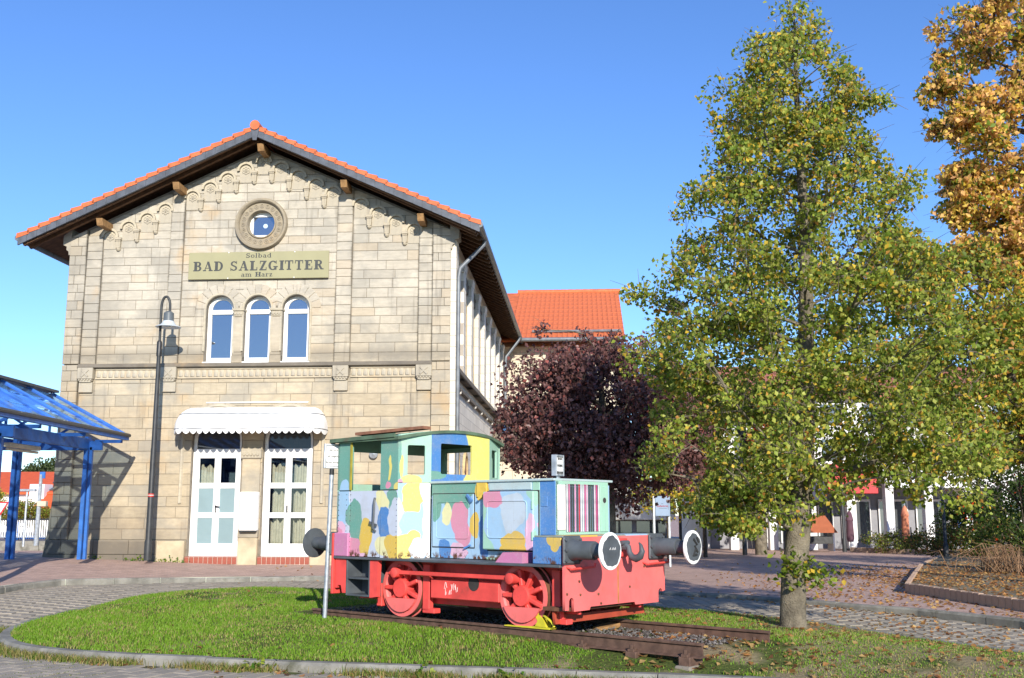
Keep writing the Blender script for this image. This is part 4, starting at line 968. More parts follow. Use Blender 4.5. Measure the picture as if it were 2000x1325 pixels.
mb = MB(); mb.lathe([(.0, 6.38), (.07, 6.40), (.09, 6.46), (.05, 6.52)], (.20, 0, 0), (0, 0, 1), 16); SLp.part('bulb_glass', mb, M('lamp_glass', (.6, .6, .57), .3, .02, 3, 0), True)
mb = MB(); mb.lathe([(.0735, 2.10), (.0735, 2.135)], (0, 0, 0), (0, 0, 1), 16).lathe([(.0735, 2.15), (.0735, 2.185)], (0, 0, 0), (0, 0, 1), 16); SLp.part('red_band', mb, M('red_sticker', (.45, .04, .03), .5, .05, 3, 0))
mb = MB(); mb.lathe([(.0738, 2.136), (.0738, 2.149)], (0, 0, 0), (0, 0, 1), 16); SLp.part('white_band', mb, white_paint)

# ------------------------------------------------------------------ blue glass-roofed canopy at the left corner
blue = M('blue_steel_paint', lin(58, 118, 200, .70), .5, .2, 4, .2, dirt=(.10, .13, .18), dirt_amt=.35)
cg = glass_material('canopy_glass', .22, (.66, .83, .98), (.42, .68, 1.), clear=True, rough=.08, milk=(.34, (.30, .47, .72)))
CP = Thing('platform_canopy', 'blue steel canopy with sloping glass roof beside the station corner', 'canopy', (-11.5, 25.7, 0), 0, zoff=.72)
def cpt(mb, name, mat=None, **k): return CP.part(name, mb, mat or blue, **k)
# local x across, y along (negative towards the road), ridge at x = -.1
RX, RZ, EX, EZ, Y0, Y1 = -.15, 3.70 + .98, 1.80, 3.58, .65, -11.5
for sx in (1.14, -.60):
    for y in (0, -4.6, -9.2):
        mb = MB(); x_ = sx
        mb.cbox(x_ - .10, x_ - .005, y - .11, y + .11, .60, 3.55, .008); cpt(mb, 'post')
        mb = MB(); mb.cbox(x_ + .015, x_ + .085, y - .05, y + .05, .60, 3.30, .006); cpt(mb, 'downpipe')
for y in (0, -4.6, -9.2):
    mb = MB(); mb.cbox(-1.35, 1.45, y - .05, y + .05, 3.22, 3.44, .008); cpt(mb, 'cross_beam')
for x_ in (1.09, -.85):
    mb = MB(); mb.cbox(x_ - .06, x_ + .06, Y1, Y0 - .35, 3.24, 3.50, .01); cpt(mb, 'long_beam')
for k, sg in enumerate((1, -1)):
    ex = RX + sg * (EX - RX)
    mb = MB(); mb.bar((ex, Y0, EZ - .02), (ex, Y1, EZ - .02), .11, .10); cpt(mb, 'eave_beam')
    mb = MB(); mb.tube([(ex + sg * .05, Y0 + .02, EZ + .05), (ex + sg * .05, Y1, EZ + .05)], .05, 8); cpt(mb, 'gutter', M('dark_gutter', (.045, .05, .055), .4, .1, 5, .05))
    ny = 9; st = (Y0 - Y1) / ny
    for i in range(ny + 1):
        y = Y0 - i * st; mb = MB(); mb.bar((RX, y, RZ), (ex, y, EZ + .05), .04, .08); cpt(mb, 'rafter')
        if i < ny:
            for j in range(3):
                f0, f1 = j / 3, (j + 1) / 3
                mb = MB(); p = lambda f: (RX + (ex - RX) * f, RZ + (EZ + .05 - RZ) * f + .0)
                a, b = p(f0 + .004), p(f1 + (.012 if j < 2 else 0)); w2 = st / 2 - .03; mb.add([(a[0], y - st / 2 - w2, a[1] - .006 * j), (a[0], y - st / 2 + w2, a[1] - .006 * j), (b[0], y - st / 2 + w2, b[1] - .006 * j + .008), (b[0], y - st / 2 - w2, b[1] - .006 * j + .008)], [(0, 1, 2, 3)]); cpt(mb, 'glass_pane', cg)
    for f in (.33, .66):
        x, z = RX + (ex - RX) * f, RZ + (EZ - RZ) * f; mb = MB(); mb.bar((x, Y0, z - .09), (x, Y1, z - .09), .06, .08); cpt(mb, 'purlin')
mb = MB(); mb.bar((RX, Y0 + .02, RZ + .06), (RX, Y1, RZ + .06), .30, .06); cpt(mb, 'ridge', M('dark_ridge', (.06, .065, .075), .5, .1, 5, .05))
for i in range(5):
    y = Y0 - .03 - i * 2.3
    mb = MB(); mb.bar((RX - (EX - RX) + .1, y, EZ - .1), (EX - .1, y, EZ - .1), .06, .08); mb.bar((RX, y, RZ - .05), (RX, y, EZ - .1), .05, .05)
    for sg in (1, -1): mb.bar((RX, y, EZ - .08), (RX + sg * .98, y, RZ - .58), .05, .05)
    cpt(mb, 'truss')
mb = MB(); mb.cbox(.62, .76, -3.3, -1.8, 3.10, 3.2, .015).tube([(.69, -3.28, 3.06), (.69, -1.82, 3.06)], .03, 8); cpt(mb, 'light_fitting', M('cream_fitting', (.55, .5, .38), .5, .1, 4, .05))

# ------------------------------------------------------------------ locomotive (x along the track towards the front buffers, y across, z up)
LR = -R(40.48); LO = (float(LOCO_O[0]), float(LOCO_O[1]), 0)
L = Thing('shunting_locomotive', 'small retired shunting locomotive painted in pastel camouflage patches on a red underframe', 'locomotive', LO, LR, zoff=.37)
def lp(name, mb, mat, **k): return L.part(name, mb, mat, **k)
teal, mint, lblue, mblue = lin(112, 168, 152, .78), lin(168, 214, 190, .78), lin(166, 203, 232, .8), lin(84, 142, 208, .72)
grey, lav, ochre, yel, pale, pink, lpink, white = lin(196, 210, 222, .82), lin(200, 208, 224, .82), lin(226, 190, 84, .8), lin(234, 216, 116, .82), lin(232, 226, 172, .82), lin(222, 148, 172, .8), lin(232, 186, 210, .8), (.74, .75, .74)
red = M('coral_red_paint', lin(240, 84, 78, .78), .55, .18, 3, .2, dirt=(.20, .055, .04), dirt_amt=.35, dirt_sc=4)
red_pale = M('faded_red_paint', lin(244, 118, 114, .80), .58, .12, 2.2, .2, dirt=(.36, .12, .09), dirt_amt=.4, dirt_sc=3.2)
rustm = M('rusty_steel', (.12, .055, .03), .85, .35, 7, .5)
dgrey = M('dark_grey_paint', (.075, .085, .095), .5, .2, 5, .15, dirt=(.14, .13, .12), dirt_amt=.2)
dark_in = M('dark_cab_interior', (.035, .032, .03), .85, .3, 5, .2)
dgreen = M('dark_green_roof', (.085, .135, .085), .7, .25, 4, .25, dirt=(.12, .075, .05), dirt_amt=.35)
side_blobs = [(-4.35, 2.05, .12, .13, lblue), (-4.14, 1.69, .17, .20, teal), (-4.10, 1.45, .12, .13, teal), (-4.40, 1.47, .10, .12, lpink), (-4.44, 1.30, .12, .2, pink), (-4.12, 1.24, .20, .13, pink), (-3.90, 1.44, .13, .20, ochre), (-3.93, 1.25, .1, .10, ochre),
              (-3.98, 1.15, .08, .06, lpink), (-3.60, 1.88, .11, .13, pale), (-3.40, 1.86, .09, .16, teal), (-3.55, 1.60, .12, .20, mblue), (-3.46, 1.44, .1, .12, mblue), (-3.56, 1.27, .16, .14, pale), (-3.38, 1.29, .13, .17, ochre), (-3.37, 1.66, .13, .22, lav), (-3.36, 1.22, .12, .1, ochre)]
cab_camo = camo_material('cab_camouflage', lav, [(-4.4, 1.75, .14, .30, lblue)] + side_blobs)
up_camo = camo_material('cab_upper_paint', teal, [(-4.36, 2.0, .12, .16, lblue), (-3.44, 2.31, .035, .16, yel), (-3.46, 2.09, .05, .05, pink), (-3.20, 2.0, .16, .10, yel)], rust=False)
ch_camo = camo_material('corner_camouflage', lblue, [(-.80, 1.95, .15, .17, yel), (-.83, 1.80, .12, .10, yel), (-1.02, 1.66, .11, .23, lav), (-.82, 1.58, .16, .15, lblue), (-.70, 1.48, .07, .14, lblue), (-.93, 1.27, .15, .18, yel), (-.80, 1.38, .10, .10, yel), (-.73, 1.24, .11, .13, white), (-.59, 1.65, .09, .55, white), (-.63, 2.02, .08, .2, white)], (1, 2), amt=.028)
ch_up = camo_material('corner_upper_paint', mint, [(-1.0, 2.4, .035, .4, teal), (-.83, 2.12, .14, .08, yel), (-.955, 2.31, .022, .15, yel), (-.965, 2.10, .03, .045, pink)], (1, 2), rust=False, amt=.012)
h1_camo = camo_material('bonnet_camouflage', lblue, [(-2.72, 2.02, .46, .19, teal), (-2.98, 1.8, .09, .22, teal), (-2.62, 1.82, .22, .10, teal), (-2.80, 1.67, .08, .15, pale), (-2.57, 1.64, .15, .21, pink), (-2.49, 1.43, .14, .14, pink), (-2.58, 1.22, .14, .10, lpink), (-2.81, 1.24, .11, .12, mblue), (-2.30, 1.57, .07, .16, ochre), (-2.19, 2.0, .11, .13, ochre), (-2.14, 1.40, .10, .3, mblue)])
h2_camo = camo_material('door_camouflage', mint, [(-1.62, 1.62, .40, .42, lblue), (-1.58, 1.74, .20, .20, grey), (-1.62, 1.60, .13, .13, grey), (-1.90, 1.88, .17, .12, pink), (-1.93, 1.56, .13, .18, lblue), (-1.58, 1.36, .20, .13, ochre), (-1.60, 1.24, .23, .10, ochre), (-1.32, 1.47, .07, .22, lpink), (-1.30, 1.28, .08, .12, lpink)])
fb_camo = camo_material('box_camouflage', mblue, [(-.69, 1.41, .13, .09, ochre), (-.69, 1.33, .06, .06, ochre)], amt=.02)
blue_p = camo_material('blue_panel_paint', mblue, [], rust=True); mint_p = camo_material('mint_panel_paint', mint, [], rust=True); grey_p = camo_material('pale_panel_paint', lin(186, 206, 206, .8), [], rust=True)
pink_p = camo_material('pink_panel_paint', lin(214, 132, 176, .75), [], rust=False)
WS = -1.0
EXs = (1, 0, 0); EZs = (0, 0, 1)
# cab
lp('cab_side', curve_plate('cab_side', rect(-4.50, -4.21, 2.01, 2.66), [], .03, (0, WS, 0), EXs, EZs, up_camo), None)
lp('cab_side', curve_plate('cab_side', [(-3.63, 2.01), (-3.295, 2.01), (-3.295, 2.72), (-3.63, 2.69)], [], .03, (0, WS, 0), EXs, EZs, up_camo), None)
lp('cab_side', curve_plate('cab_side', rect(-4.50, -4.247, 1.12, 1.995), [], .03, (0, WS, 0), EXs, EZs, cab_camo), None)
lp('cab_side', curve_plate('cab_side', rect(-3.613, -3.30, 1.12, 1.995), [], .03, (0, WS, 0), EXs, EZs, cab_camo), None)
dr = lp('cab_door', curve_plate('cab_door', rect(-4.232, -3.628, 1.13, 1.995), [], .035, (0, WS + .005, 0), EXs, EZs, cab_camo), None)
mb = MB(); mb.tube([(-3.70, WS - .03, 1.9), (-3.69, WS - .05, 1.85), (-3.705, WS - .05, 1.50), (-3.70, WS - .01, 1.46)], .016, 6).bar((-3.80, WS - .03, 1.58), (-3.66, WS - .03, 1.54), .02, .03); link('handle', mb.mesh('handle', dgrey, True), dr)
mb = MB()
for x in (-4.30, -4.22, -3.31, -4.46):
    for i in range(12): mb.lathe([(.008, 0), (.005, .006)], (x, WS, 1.18 + i * .07), (0, -1, 0), 5)
tag(lp('rivets', mb, dgrey), kind='stuff')
mb = MB(); mb.bar((-4.215, WS - .01, 2.01), (-4.215, WS - .01, 2.66), .03, .02, (0, 1, 0)); lp('door_trim', mb, M('ochre_trim', lin(190, 176, 70, .7), .6, .2, 5, .2))
FX = -3.10; FW = .58
def chamfer(sg):
    a = Vector((-3.295, sg * 1.0, 0)); b = Vector((FX, sg * FW, 0)); d = b - a; Ln = d.length
    return (a, d, Ln) if sg < 0 else (b, a - b, Ln)
for sg in (-1, 1):
    O_, d_, Ln = chamfer(sg)
    zt = lambda s_: 2.73 + (.055 * (s_ / Ln) if sg < 0 else .055 * (1 - s_ / Ln))
    lp('cab_corner', curve_plate('cab_corner', [(0, 2.10), (Ln, 2.10), (Ln, zt(Ln)), (0, zt(0))], [rrect(.13 if sg < 0 else .12, Ln - .09, 2.20, 2.59, .02)], .03, O_, d_, EZs, ch_up if sg < 0 else mint_p), None)
    lp('cab_corner', curve_plate('cab_corner', rect(.004, Ln - .008, 1.12, 2.09), [], .03, O_, d_, EZs, ch_camo if sg < 0 else mint_p), None)
arcz = lambda w: 2.81 - .055 * (w / .58) ** 2 * .6 - .02 * abs(w)
bluey = lin(236, 228, 118, .82)
lp('cab_front', curve_plate('cab_front', [(-FW, 2.1)] + [(FW, 2.1)] + [(FW - 2 * FW * i / 8, arcz(FW - 2 * FW * i / 8) - .02) for i in range(9)], [rrect(-.40, .22, 2.22, 2.63, .025)], .03, (FX, 0, 0), (0, 1, 0), EZs, camo_material('cab_front_paint', bluey, [(-.62, 2.5, .77, .7, mblue), (-.6, 2.2, .3, .06, teal)], (1, 2), rust=False, amt=.01)), None)
far_in = M('cream_inner_panel', (.48, .46, .34), .75, .2, 4, .2, dirt=(.28, .09, .04), dirt_amt=.45)
lp('cab_side', curve_plate('cab_side', [(-4.50, 1.12), (-3.295, 1.12), (-3.295, 2.70), (-4.50, 2.66)], [rect(-4.36, -3.62, 2.16, 2.60)], .03, (0, 1.0, 0), (1, 0, 0), (0, 0, 1), teal and mint_p), None)
lp('cab_rear', curve_plate('cab_rear', [(-1.0, 1.12), (1.0, 1.12), (1.0, 2.66), (0, 2.79), (-1.0, 2.66)], [rect(-.82, -.2, 2.1, 2.55), rect(.2, .82, 2.1, 2.55)], .03, (-4.47, 0, 0), (0, 1, 0), EZs, mint_p), None)
mb = MB(); mb.box(-4.46, -3.31, -.96, .96, 1.115, 1.15); lp('cab_floor', mb, dark_in)
mb = MB(); mb.box(-4.40, -3.66, .940, .955, 1.5, 2.15); ip = lp('inner_panel', mb, far_in)
gf = M('red_graffiti', (.45, .05, .05), .6, .05, 5, 0); gb = M('black_graffiti', (.03, .03, .03), .6, .05, 5, 0)
mb = MB(); Yg = .932
for pts in ([(-4.30, 2.10), (-4.33, 1.93)], [(-4.32, 2.11), (-4.25, 2.10), (-4.23, 2.03), (-4.30, 2.02)], [(-4.30, 2.02), (-4.20, 1.98), (-4.22, 1.93)], [(-4.08, 1.93), (-4.09, 2.03), (-4.05, 2.07), (-4.02, 1.98), (-3.97, 2.09), (-3.93, 1.94)]): mb.tube([(x, Yg, z) for x, z in pts], .012, 5)
link('graffiti', mb.mesh('graffiti', gf), ip)
mb = MB(); mb.tube([(-4.16, Yg, 1.94), (-4.16, Yg, 2.04)], .009, 5).tube([(-4.19, Yg, 2.05), (-4.13, Yg, 2.05)], .008, 5).tube([(-4.19, Yg, 1.935), (-4.13, Yg, 1.935)], .008, 5)
hp = [(.0, -.06)] + [(.055 * math.cos(R(a)) * 1 + .0, .02 + .04 * math.sin(R(a))) for a in (-20, 20, 60)] + [(0, .03)] + [(.055 * math.cos(R(a)), .02 + .04 * math.sin(R(a))) for a in (120, 160, 200)]
mb.prism([(x - 4.02, z + 2.03) for x, z in hp], Yg - .004, Yg + .002); link('graffiti', mb.mesh('graffiti', gb), ip)
mb = MB(); mb.cbox(-3.9, -3.4, -.5, .3, 1.15, 1.9, .02).cbox(-4.4, -4.1, .1, .6, 1.15, 1.6, .02); lp('control_stand', mb, dark_in)
# cab roof: shallow vault with a thick near edge, board lying along it
mb = MB(); nw = 14
for k, (x0, zz) in enumerate(((-4.60, 0), (-3.24, 0))):
    for i in range(nw + 1):
        w = -1.06 + 2.12 * i / nw; z = 2.82 - .125 * (w / 1.06) ** 2
        mb.v += [(x0 + (.0 if k == 0 else .17 * (1 - min(1, max(0, abs(w) - .55) / .5))), w, z), (x0 + (.0 if k == 0 else .17 * (1 - min(1, max(0, abs(w) - .55) / .5))), w, z - .04)]
q = 2 * (nw + 1)
for i in range(nw):
    a, b = 2 * i, 2 * i + 2; mb.f += [(a, b, q + b, q + a), (a + 1, q + a + 1, q + b + 1, b + 1), (a, a + 1, b + 1, b), (q + a, q + b, q + b + 1, q + a + 1)]
mb.f += [(0, q, q + 1, 1), (2 * nw, 2 * nw + 1, q + 2 * nw + 1, q + 2 * nw)]
lp('cab_roof', mb, dgreen, smooth=True)
mb = MB(); mb.bar((-4.60, -1.065, 2.69), (-3.30, -1.065, 2.715), .03, .05); lp('roof_edge', mb, dgreen)
mb = MB(); mb.bar((-4.40, -.72, 2.795), (-3.15, -.62, 2.83), .16, .04, (0, 0, 1)); lp('roof_board', mb, M('brown_roof_board', (.22, .10, .06), .8, .25, 8, .4))
# bonnet
HW, HX0, HX1, HT = .58, -3.085, -1.0, 2.115
mb = MB(); mb.box(HX0, -1.04, -HW + .03, HW - .0, 1.13, 2.05); lp('bonnet_core', mb, h1_camo)
mb = MB(); mb.cbox(HX0, HX1, -HW - .03, HW + .03, 2.085, 2.115, .006); bt = lp('bonnet_top', mb, grey_p)
lp('bonnet_side', curve_plate('bonnet_side', rect(-3.08, -1.24, 1.13, 2.085), [], .03, (0, -HW, 0), EXs, EZs, h1_camo), None)
mb = MB(); mb.cbox(-1.24, -1.0, -HW - .005, -HW + .06, 1.44, 2.086, .006); cs = lp('bonnet_corner', mb, blue_p)
lp('bonnet_corner', MB().cbox(-1.36, -1.243, -HW - .004, -HW + .04, 1.25, 2.084, .005), mint_p)
lp('bonnet_panel', MB().cbox(-2.06, -1.37, -HW - .012, -HW + .02, 1.985, 2.075, .005), grey_p)
mb = MB(); mb.cbox(-1.22, -1.12, -HW - .012, -HW, 1.78, 1.9, .003); link('hatch', mb.mesh('hatch', blue_p), cs)
lp('door_gap_plate', MB().box(-3.062, -2.308, -HW - .004, -HW - .0005, 1.258, 1.957), dark_in); lp('door_gap_plate', MB().box(-2.094, -1.246, -HW - .0042, -HW - .0006, 1.235, 1.978), dark_in)  # thin dark plates behind the bonnet doors, painting the shaded gap as an outline
d1 = lp('bonnet_door', MB().cbox(-3.05, -2.32, -HW - .014, -HW - .001, 1.27, 1.945, .005), h1_camo)
link('raised_rim', MB().tube([(x, -HW - .016, z) for x, z in rrect(-2.98, -2.40, 1.38, 1.84, .05) + rrect(-2.98, -2.40, 1.38, 1.84, .05)[:1]], .007, 5, False).mesh('raised_rim', h1_camo, True), d1)
link('handle', MB().bar((-2.42, -HW - .03, 1.93), (-2.32, -HW - .05, 1.85), .03, .03).mesh('handle', blue_p), d1); link('latch', MB().bar((-2.36, -HW - .02, 1.30), (-2.46, -HW - .03, 1.26), .03, .02).mesh('latch', blue_p), d1)
d2 = lp('bonnet_door', MB().cbox(-2.08, -1.26, -HW - .11, -HW - .002, 1.255, 1.965, .012), h2_camo)
link('raised_rim', MB().tube([(x, -HW - .112, z) for x, z in rrect(-2.0, -1.36, 1.40, 1.85, .05) + rrect(-2.0, -1.36, 1.40, 1.85, .05)[:1]], .008, 5, False).mesh('raised_rim', h2_camo, True), d2)
mb = MB()
for z in (1.80, 1.43): mb.tube([(-1.27, -HW - .115, z - .05), (-1.27, -HW - .115, z + .05)], .012, 6)
link('hinge', mb.mesh('hinge', mint_p), d2)
link('handle', MB().bar((-2.12, -HW - .05, 1.93), (-2.2, -HW - .06, 1.87), .025, .03).mesh('handle', M('ochre_handle', ochre, .5)), d2)
lp('latch_plate', MB().cbox(-2.27, -2.10, -HW - .018, -HW - .001, 1.9, 2.09, .004), M('ochre_plate', ochre, .55, .15, 6, .2, dirt=(.25, .12, .05), dirt_amt=.3))
mb = MB(); mb.cbox(-2.1, -1.05, -HW - .04, HW, 1.128, 1.16, .006); lp('sole_strip', mb, mint_p)
mb = MB(); mb.prism([(-1.62, 1.12), (-1.2, 1.12), (-1.2, 1.24), (-1.50, 1.24)], -.97, -.72); lp('sand_box', mb, pink_p)
# radiator front: frame, bars
fr_ = lp('radiator_frame', curve_plate('radiator_frame', rect(-HW, HW - .08, 1.44, 2.086), [rect(-.385, .285, 1.475, 2.05)], .05, (HX1, 0, 0), (0, 1, 0), EZs, mint_p), None)
link('side_panel', MB().cbox(HX1, HX1 + .014, -.555, -.40, 1.5, 2.04, .004).mesh('side_panel', camo_material('white_panel_paint', lin(236, 226, 222, .82), [], rust=True)), fr_)
link('side_panel', MB().cbox(HX1, HX1 + .014, .315, .48, 1.47, 2.03, .004).mesh('side_panel', mint_p), fr_)
link('hole', MB().lathe([(.0, .0), (.035, 0), (.035, .004)], (HX1 + .012, .40, 1.86), (1, 0, 0), 12).mesh('hole', dark_in), fr_)
barc = [white, lin(214, 130, 160), (.05, .05, .05), (.05, .06, .05), lin(222, 160, 190), (.07, .07, .07), lin(206, 56, 70), white, (.72, .74, .7), lin(214, 110, 150), lin(230, 190, 206), (.05, .055, .05), (.06, .08, .05), (.05, .05, .05), lin(230, 200, 210), lin(200, 70, 130), white]
mb = MB(); mb.box(HX1 - .06, HX1 - .05, -.40, .30, 1.46, 2.06); link('backing', mb.mesh('backing', dark_in), fr_)
for i, c in enumerate(barc):
    w = -.37 + i * .65 / 16; b_ = MB().cbox(.004, .016, -.010, .010, 1.475, 2.05, .003)
    o_ = link('bar', b_.mesh('bar', M('bar_paint_%d' % i, tuple(x * .75 for x in c), .5, .2, 7, .2, dirt=(.2, .08, .05), dirt_amt=.2)), fr_, (HX1, w, 0))
mb = MB(); mb.cbox(-1.0, -.58, -.99, 1.09, 1.425, 1.445, .004); lp('front_deck', mb, camo_material('deck_paint', lin(150, 160, 150, .7), [(-.75, -.5, .2, .3, ochre), (-.7, .5, .2, .3, lblue), (-.8, .1, .1, .2, yel)], (0, 1), rust=True))
lp('front_box', MB().cbox(-1.02, -.605, -.995, -.60, 1.125, 1.424, .006), fb_camo); lp('front_box', MB().cbox(-1.02, -.605, .60, .995, 1.125, 1.424, .006), fb_camo)
# running board, underframe
lp('running_board', MB().cbox(-4.52, -.60, -1.03, 1.03, 1.09, 1.122, .005), dgrey)
lp('underframe', MB().box(-4.45, -.66, -.60, .60, .62, 1.09), rustm)
for sg in (-1, 1):
    lp('frame_plate', MB().cbox(-4.4, -.62, sg * .62 - .02, sg * .62 + .02, .55, 1.09, .004), red)
tk = lp('side_tank', MB().cbox(-2.85, -1.69, -.82, -.64, .635, .875, .012), red)
link('notch', MB().lathe([(.09, 0), (.09, .004)], (-2.10, -.8205, .845), (0, -1, 0), 14).mesh('notch', dark_in), tk)
mb = MB()
for i in range(14): x = -2.62 + rnd.uniform(0, .26); z0 = .68 + rnd.uniform(0, .1); mb.tube([(x, -.8215, z0), (x + rnd.uniform(-.02, .02), -.8215, z0 + rnd.uniform(.03, .1))], .004, 4)
tag(link('chalk_scrawl', mb.mesh('chalk_scrawl', M('chalk', (.6, .5, .48), .9, .05, 5, 0)), tk), kind='stuff')
rod = lp('side_rod', MB().cbox(-3.40, -1.46, -.90, -.86, .915, .965, .006), red)
for x in (-3.42, -1.44): link('boss', MB().lathe([(.065, 0), (.065, .13), (.05, .14)], (x, -.80, .935), (0, -1, 0), 16).mesh('boss', red, True), rod)
for x in (-2.98, -.86): lp('hanger', MB().cbox(x - .05, x + .07, -.78, -.70, .47, 1.05, .006).cbox(x - .05, x + .16, -.78, -.66, .44, .50, .006), red)
lp('brake_shoe', MB().cbox(-3.88, -3.78, -.80, -.70, .48, .78, .01), red)
# wheels: tyre with spokes, hub, counterweight
ty = MB(); ty.lathe([(.365, -.0), (.365, -.09), (.385, -.10), (.385, -.13), (.30, -.13), (.29, -.06), (.29, -.02), (.31, 0)], (0, 0, 0), (0, -1, 0), 40, True)
tym = ty.mesh('wheel', red_pale, True)
hb = MB().lathe([(.0, .05), (.115, .05), (.125, .03), (.125, -.10), (.0, -.10)], (0, 0, 0), (0, -1, 0), 20); hbm = hb.mesh('hub', red, True)
sp = MB(); sp.cbox(.09, .31, -.02, .06, -.026, .026, .01); spm = sp.mesh('spoke', red)
cw = MB(); cw.prism(arcpts(0, 0, .305, 205, 335, 14), -.035, .05); cwm = cw.mesh('counterweight', red_pale)
trm = MB().lathe([(.3665, .012), (.3665, .092), (.3855, .10), (.3865, .132), (.29, .135)], (0, 0, 0), (0, 1, 0), 40, cap=False).mesh('tread', rustm, True)
axle_z = .37 + .365
for x in (-3.40, -1.335):
    lp('axle', MB().tube([(x, -.7, axle_z), (x, .7, axle_z)], .07, 12), rustm)
    for sg in (-1, 1):
        wh = lp('wheel', tym, None); wh.location = (x, sg * .795, axle_z - L.z); wh.rotation_euler = (0, 0, 0 if sg < 0 else math.pi)
        link('tread', trm, wh); link('hub', hbm, wh); link('counterweight', cwm, wh)
        for i in range(9): o_ = link('spoke', spm, wh); o_.rotation_euler = (0, R(40 * i + 20), 0)
# steps and struts under the cab
stp = MB(); stp.cbox(-4.28, -4.25, -1.0, -.72, .61, 1.09, .004).cbox(-3.83, -3.80, -1.0, -.72, .61, 1.09, .004).box(-4.25, -3.83, -.74, -.72, .61, 1.09); so_ = lp('step_box', stp, dgrey)
for z in (.62, .84): link('tread', MB().cbox(-4.25, -3.83, -1.0, -.74, z - .012, z + .012, .004).mesh('tread', dgrey), so_)
lp('step_strut', MB().prism([(-3.80, .60), (-3.66, .62), (-3.64, 1.088), (-3.80, 1.088)], -1.0, -.94), red)
mb = MB(); mb.prism([(-4.50, .70), (-4.46, .70), (-4.44, .74), (-4.38, .74), (-4.35, .64), (-4.29, .64), (-4.29, 1.088), (-4.50, 1.088)], -1.0, -.96); lp('rear_strut', mb, red)
lp('rear_box', MB().cbox(-4.505, -4.22, -1.035, -.93, 1.125, 1.435, .008), pink_p)
lp('rear_plate', MB().cbox(-4.56, -4.52, -1.03, 1.03, .62, 1.43, .006), red)
# front buffer beam
bbp = [(-.985, .745), (-.985, 1.40), (-.955, 1.428), (1.065, 1.428), (1.095, 1.40), (1.095, .735)]
bbp += [(1.03, .725)] + arcpts(.985, .72, .045, 10, 180, 6) + [(.94, .60), (.42, .60), (.40, .635), (-.50, .635), (-.52, .60), (-.82, .60)] + arcpts(-.865, .71, .045, 0, 170, 6) + [(-.915, .62), (-.985, .62)]
bb = lp('buffer_beam', curve_plate('buffer_beam', bbp, [], .035, (-.56, 0, 0), (0, 1, 0), EZs, red_pale), None)
mb = MB(); mb.cbox(-.562, -.556, .045, .07, .645, 1.15, .001); link('rust_streak', mb.mesh('rust_streak', M('rust_streak', (.42, .17, .06), .8, .25, 6, .2)), bb)
for w, z in ((-.35, .77), (.30, .82), (-.72, .93), (.62, 1.05), (-.3, .66), (-.95, .8), (-.7, .78)): link('bolt', MB().lathe([(.016, 0), (.012, .012)], (-.56, w, z), (1, 0, 0), 8).mesh('bolt', rustm), bb)
for w0, w1 in ((-.95, -.48), (.60, 1.10)): link('handrail', MB().tube([(-.56, w0, 1.10), (-.50, w0 + .03, 1.075), (-.48, w1 - .04, 1.09), (-.50, w1, 1.12)], .014, 6).mesh('handrail', red, True), bb)
guard = lp('guard_plate', curve_plate('guard_plate', [(-.87, .455), (.96, .455), (.96, .59), (.72, .59), (.68, .545), (-.45, .545), (-.5, .56), (-.80, .56), (-.82, .60), (-.87, .60)], [], .03, (-.72, 0, 0), (.0, 1, 0), (-.15, 0, 1), M('rusty_red_guard', lin(196, 84, 58, .6), .7, .2, 4, .3)), None)
mb = MB(); mb.box(-.95, -.62, -.9, .95, .60, .64); lp('beam_foot', mb, rustm)
disc_m = dgrey; rim_m = M('white_rim_paint', (.78, .78, .76), .6, .05, 4, .2)
def buffer(x0, sg, w):
    b = lp('buffer', MB().lathe([(.125, 0), (.118, .06), (.105, .10), (.105, .34), (.10, .35)], (x0, w, 1.287), (sg, 0, 0), 24).lathe([(.082, .34), (.082, .545)], (x0, w, 1.287), (sg, 0, 0), 20), dgrey, smooth=True)
    fx = x0 + sg * .002
    fl2 = MB().cbox(min(fx, fx + sg * .035), max(fx, fx + sg * .035), w - .165, w + .165, 1.287 - .16, 1.287 + .16, .02)
    for i in (-1, 0, 1):
        for j in (-1, 1): fl2.lathe([(.02, 0), (.018, .02), (0, .024)], (fx + sg * .035, w + j * .135, 1.287 + i * .115), (sg, 0, 0), 6)
    link('flange', fl2.mesh('flange', dgrey), b)
    dprof = [(.205, 0), (.207, .012), (.20, .022)]
    dsc = MB().lathe([(.09, -.02), (.205, -.006), (.205, .014), (.16, .024)], (x0 + sg * .545, w, 1.287), (sg, 0, 0), 40); link('buffer_rim', dsc.mesh('buffer_rim', rim_m if sg > 0 else dgrey, True), b)
    fc = MB(); n = 40; c_ = len(fc.v); fc.v.append((x0 + sg * .577, w, 1.287))
    for j in range(n): a = 2 * math.pi * j / n; r = .168 + .005 * math.sin(5 * a) + .004 * math.sin(11 * a + w); fc.v.append((x0 + sg * (.5705 if True else 0), w + r * math.cos(a), 1.287 + r * math.sin(a)))
    fc.f = [(0, 1 + j, 1 + (j + 1) % n) for j in range(n)]; link('buffer_face', fc.mesh('buffer_face', dgrey), b)
    return b
b1 = buffer(-.56, 1, -.877); b2 = buffer(-.56, 1, .877); buffer(-4.56, -1, -.877); buffer(-4.56, -1, .877)
chalk = M('white_chalk', (.5, .5, .5), .9, .1, 5, 0)
mb = MB()
for x_, z_ in ((-.05, 0), (0, .0), (.04, 0)): mb.tube([(.0185, -.877 + x_, 1.30), (.0185, -.877 + x_ + .02, 1.325), (.0185, -.877 + x_ + .025, 1.30)], .004, 4)
link('chalk_mark', mb.mesh('chalk_mark', chalk), b1)
mb = MB()
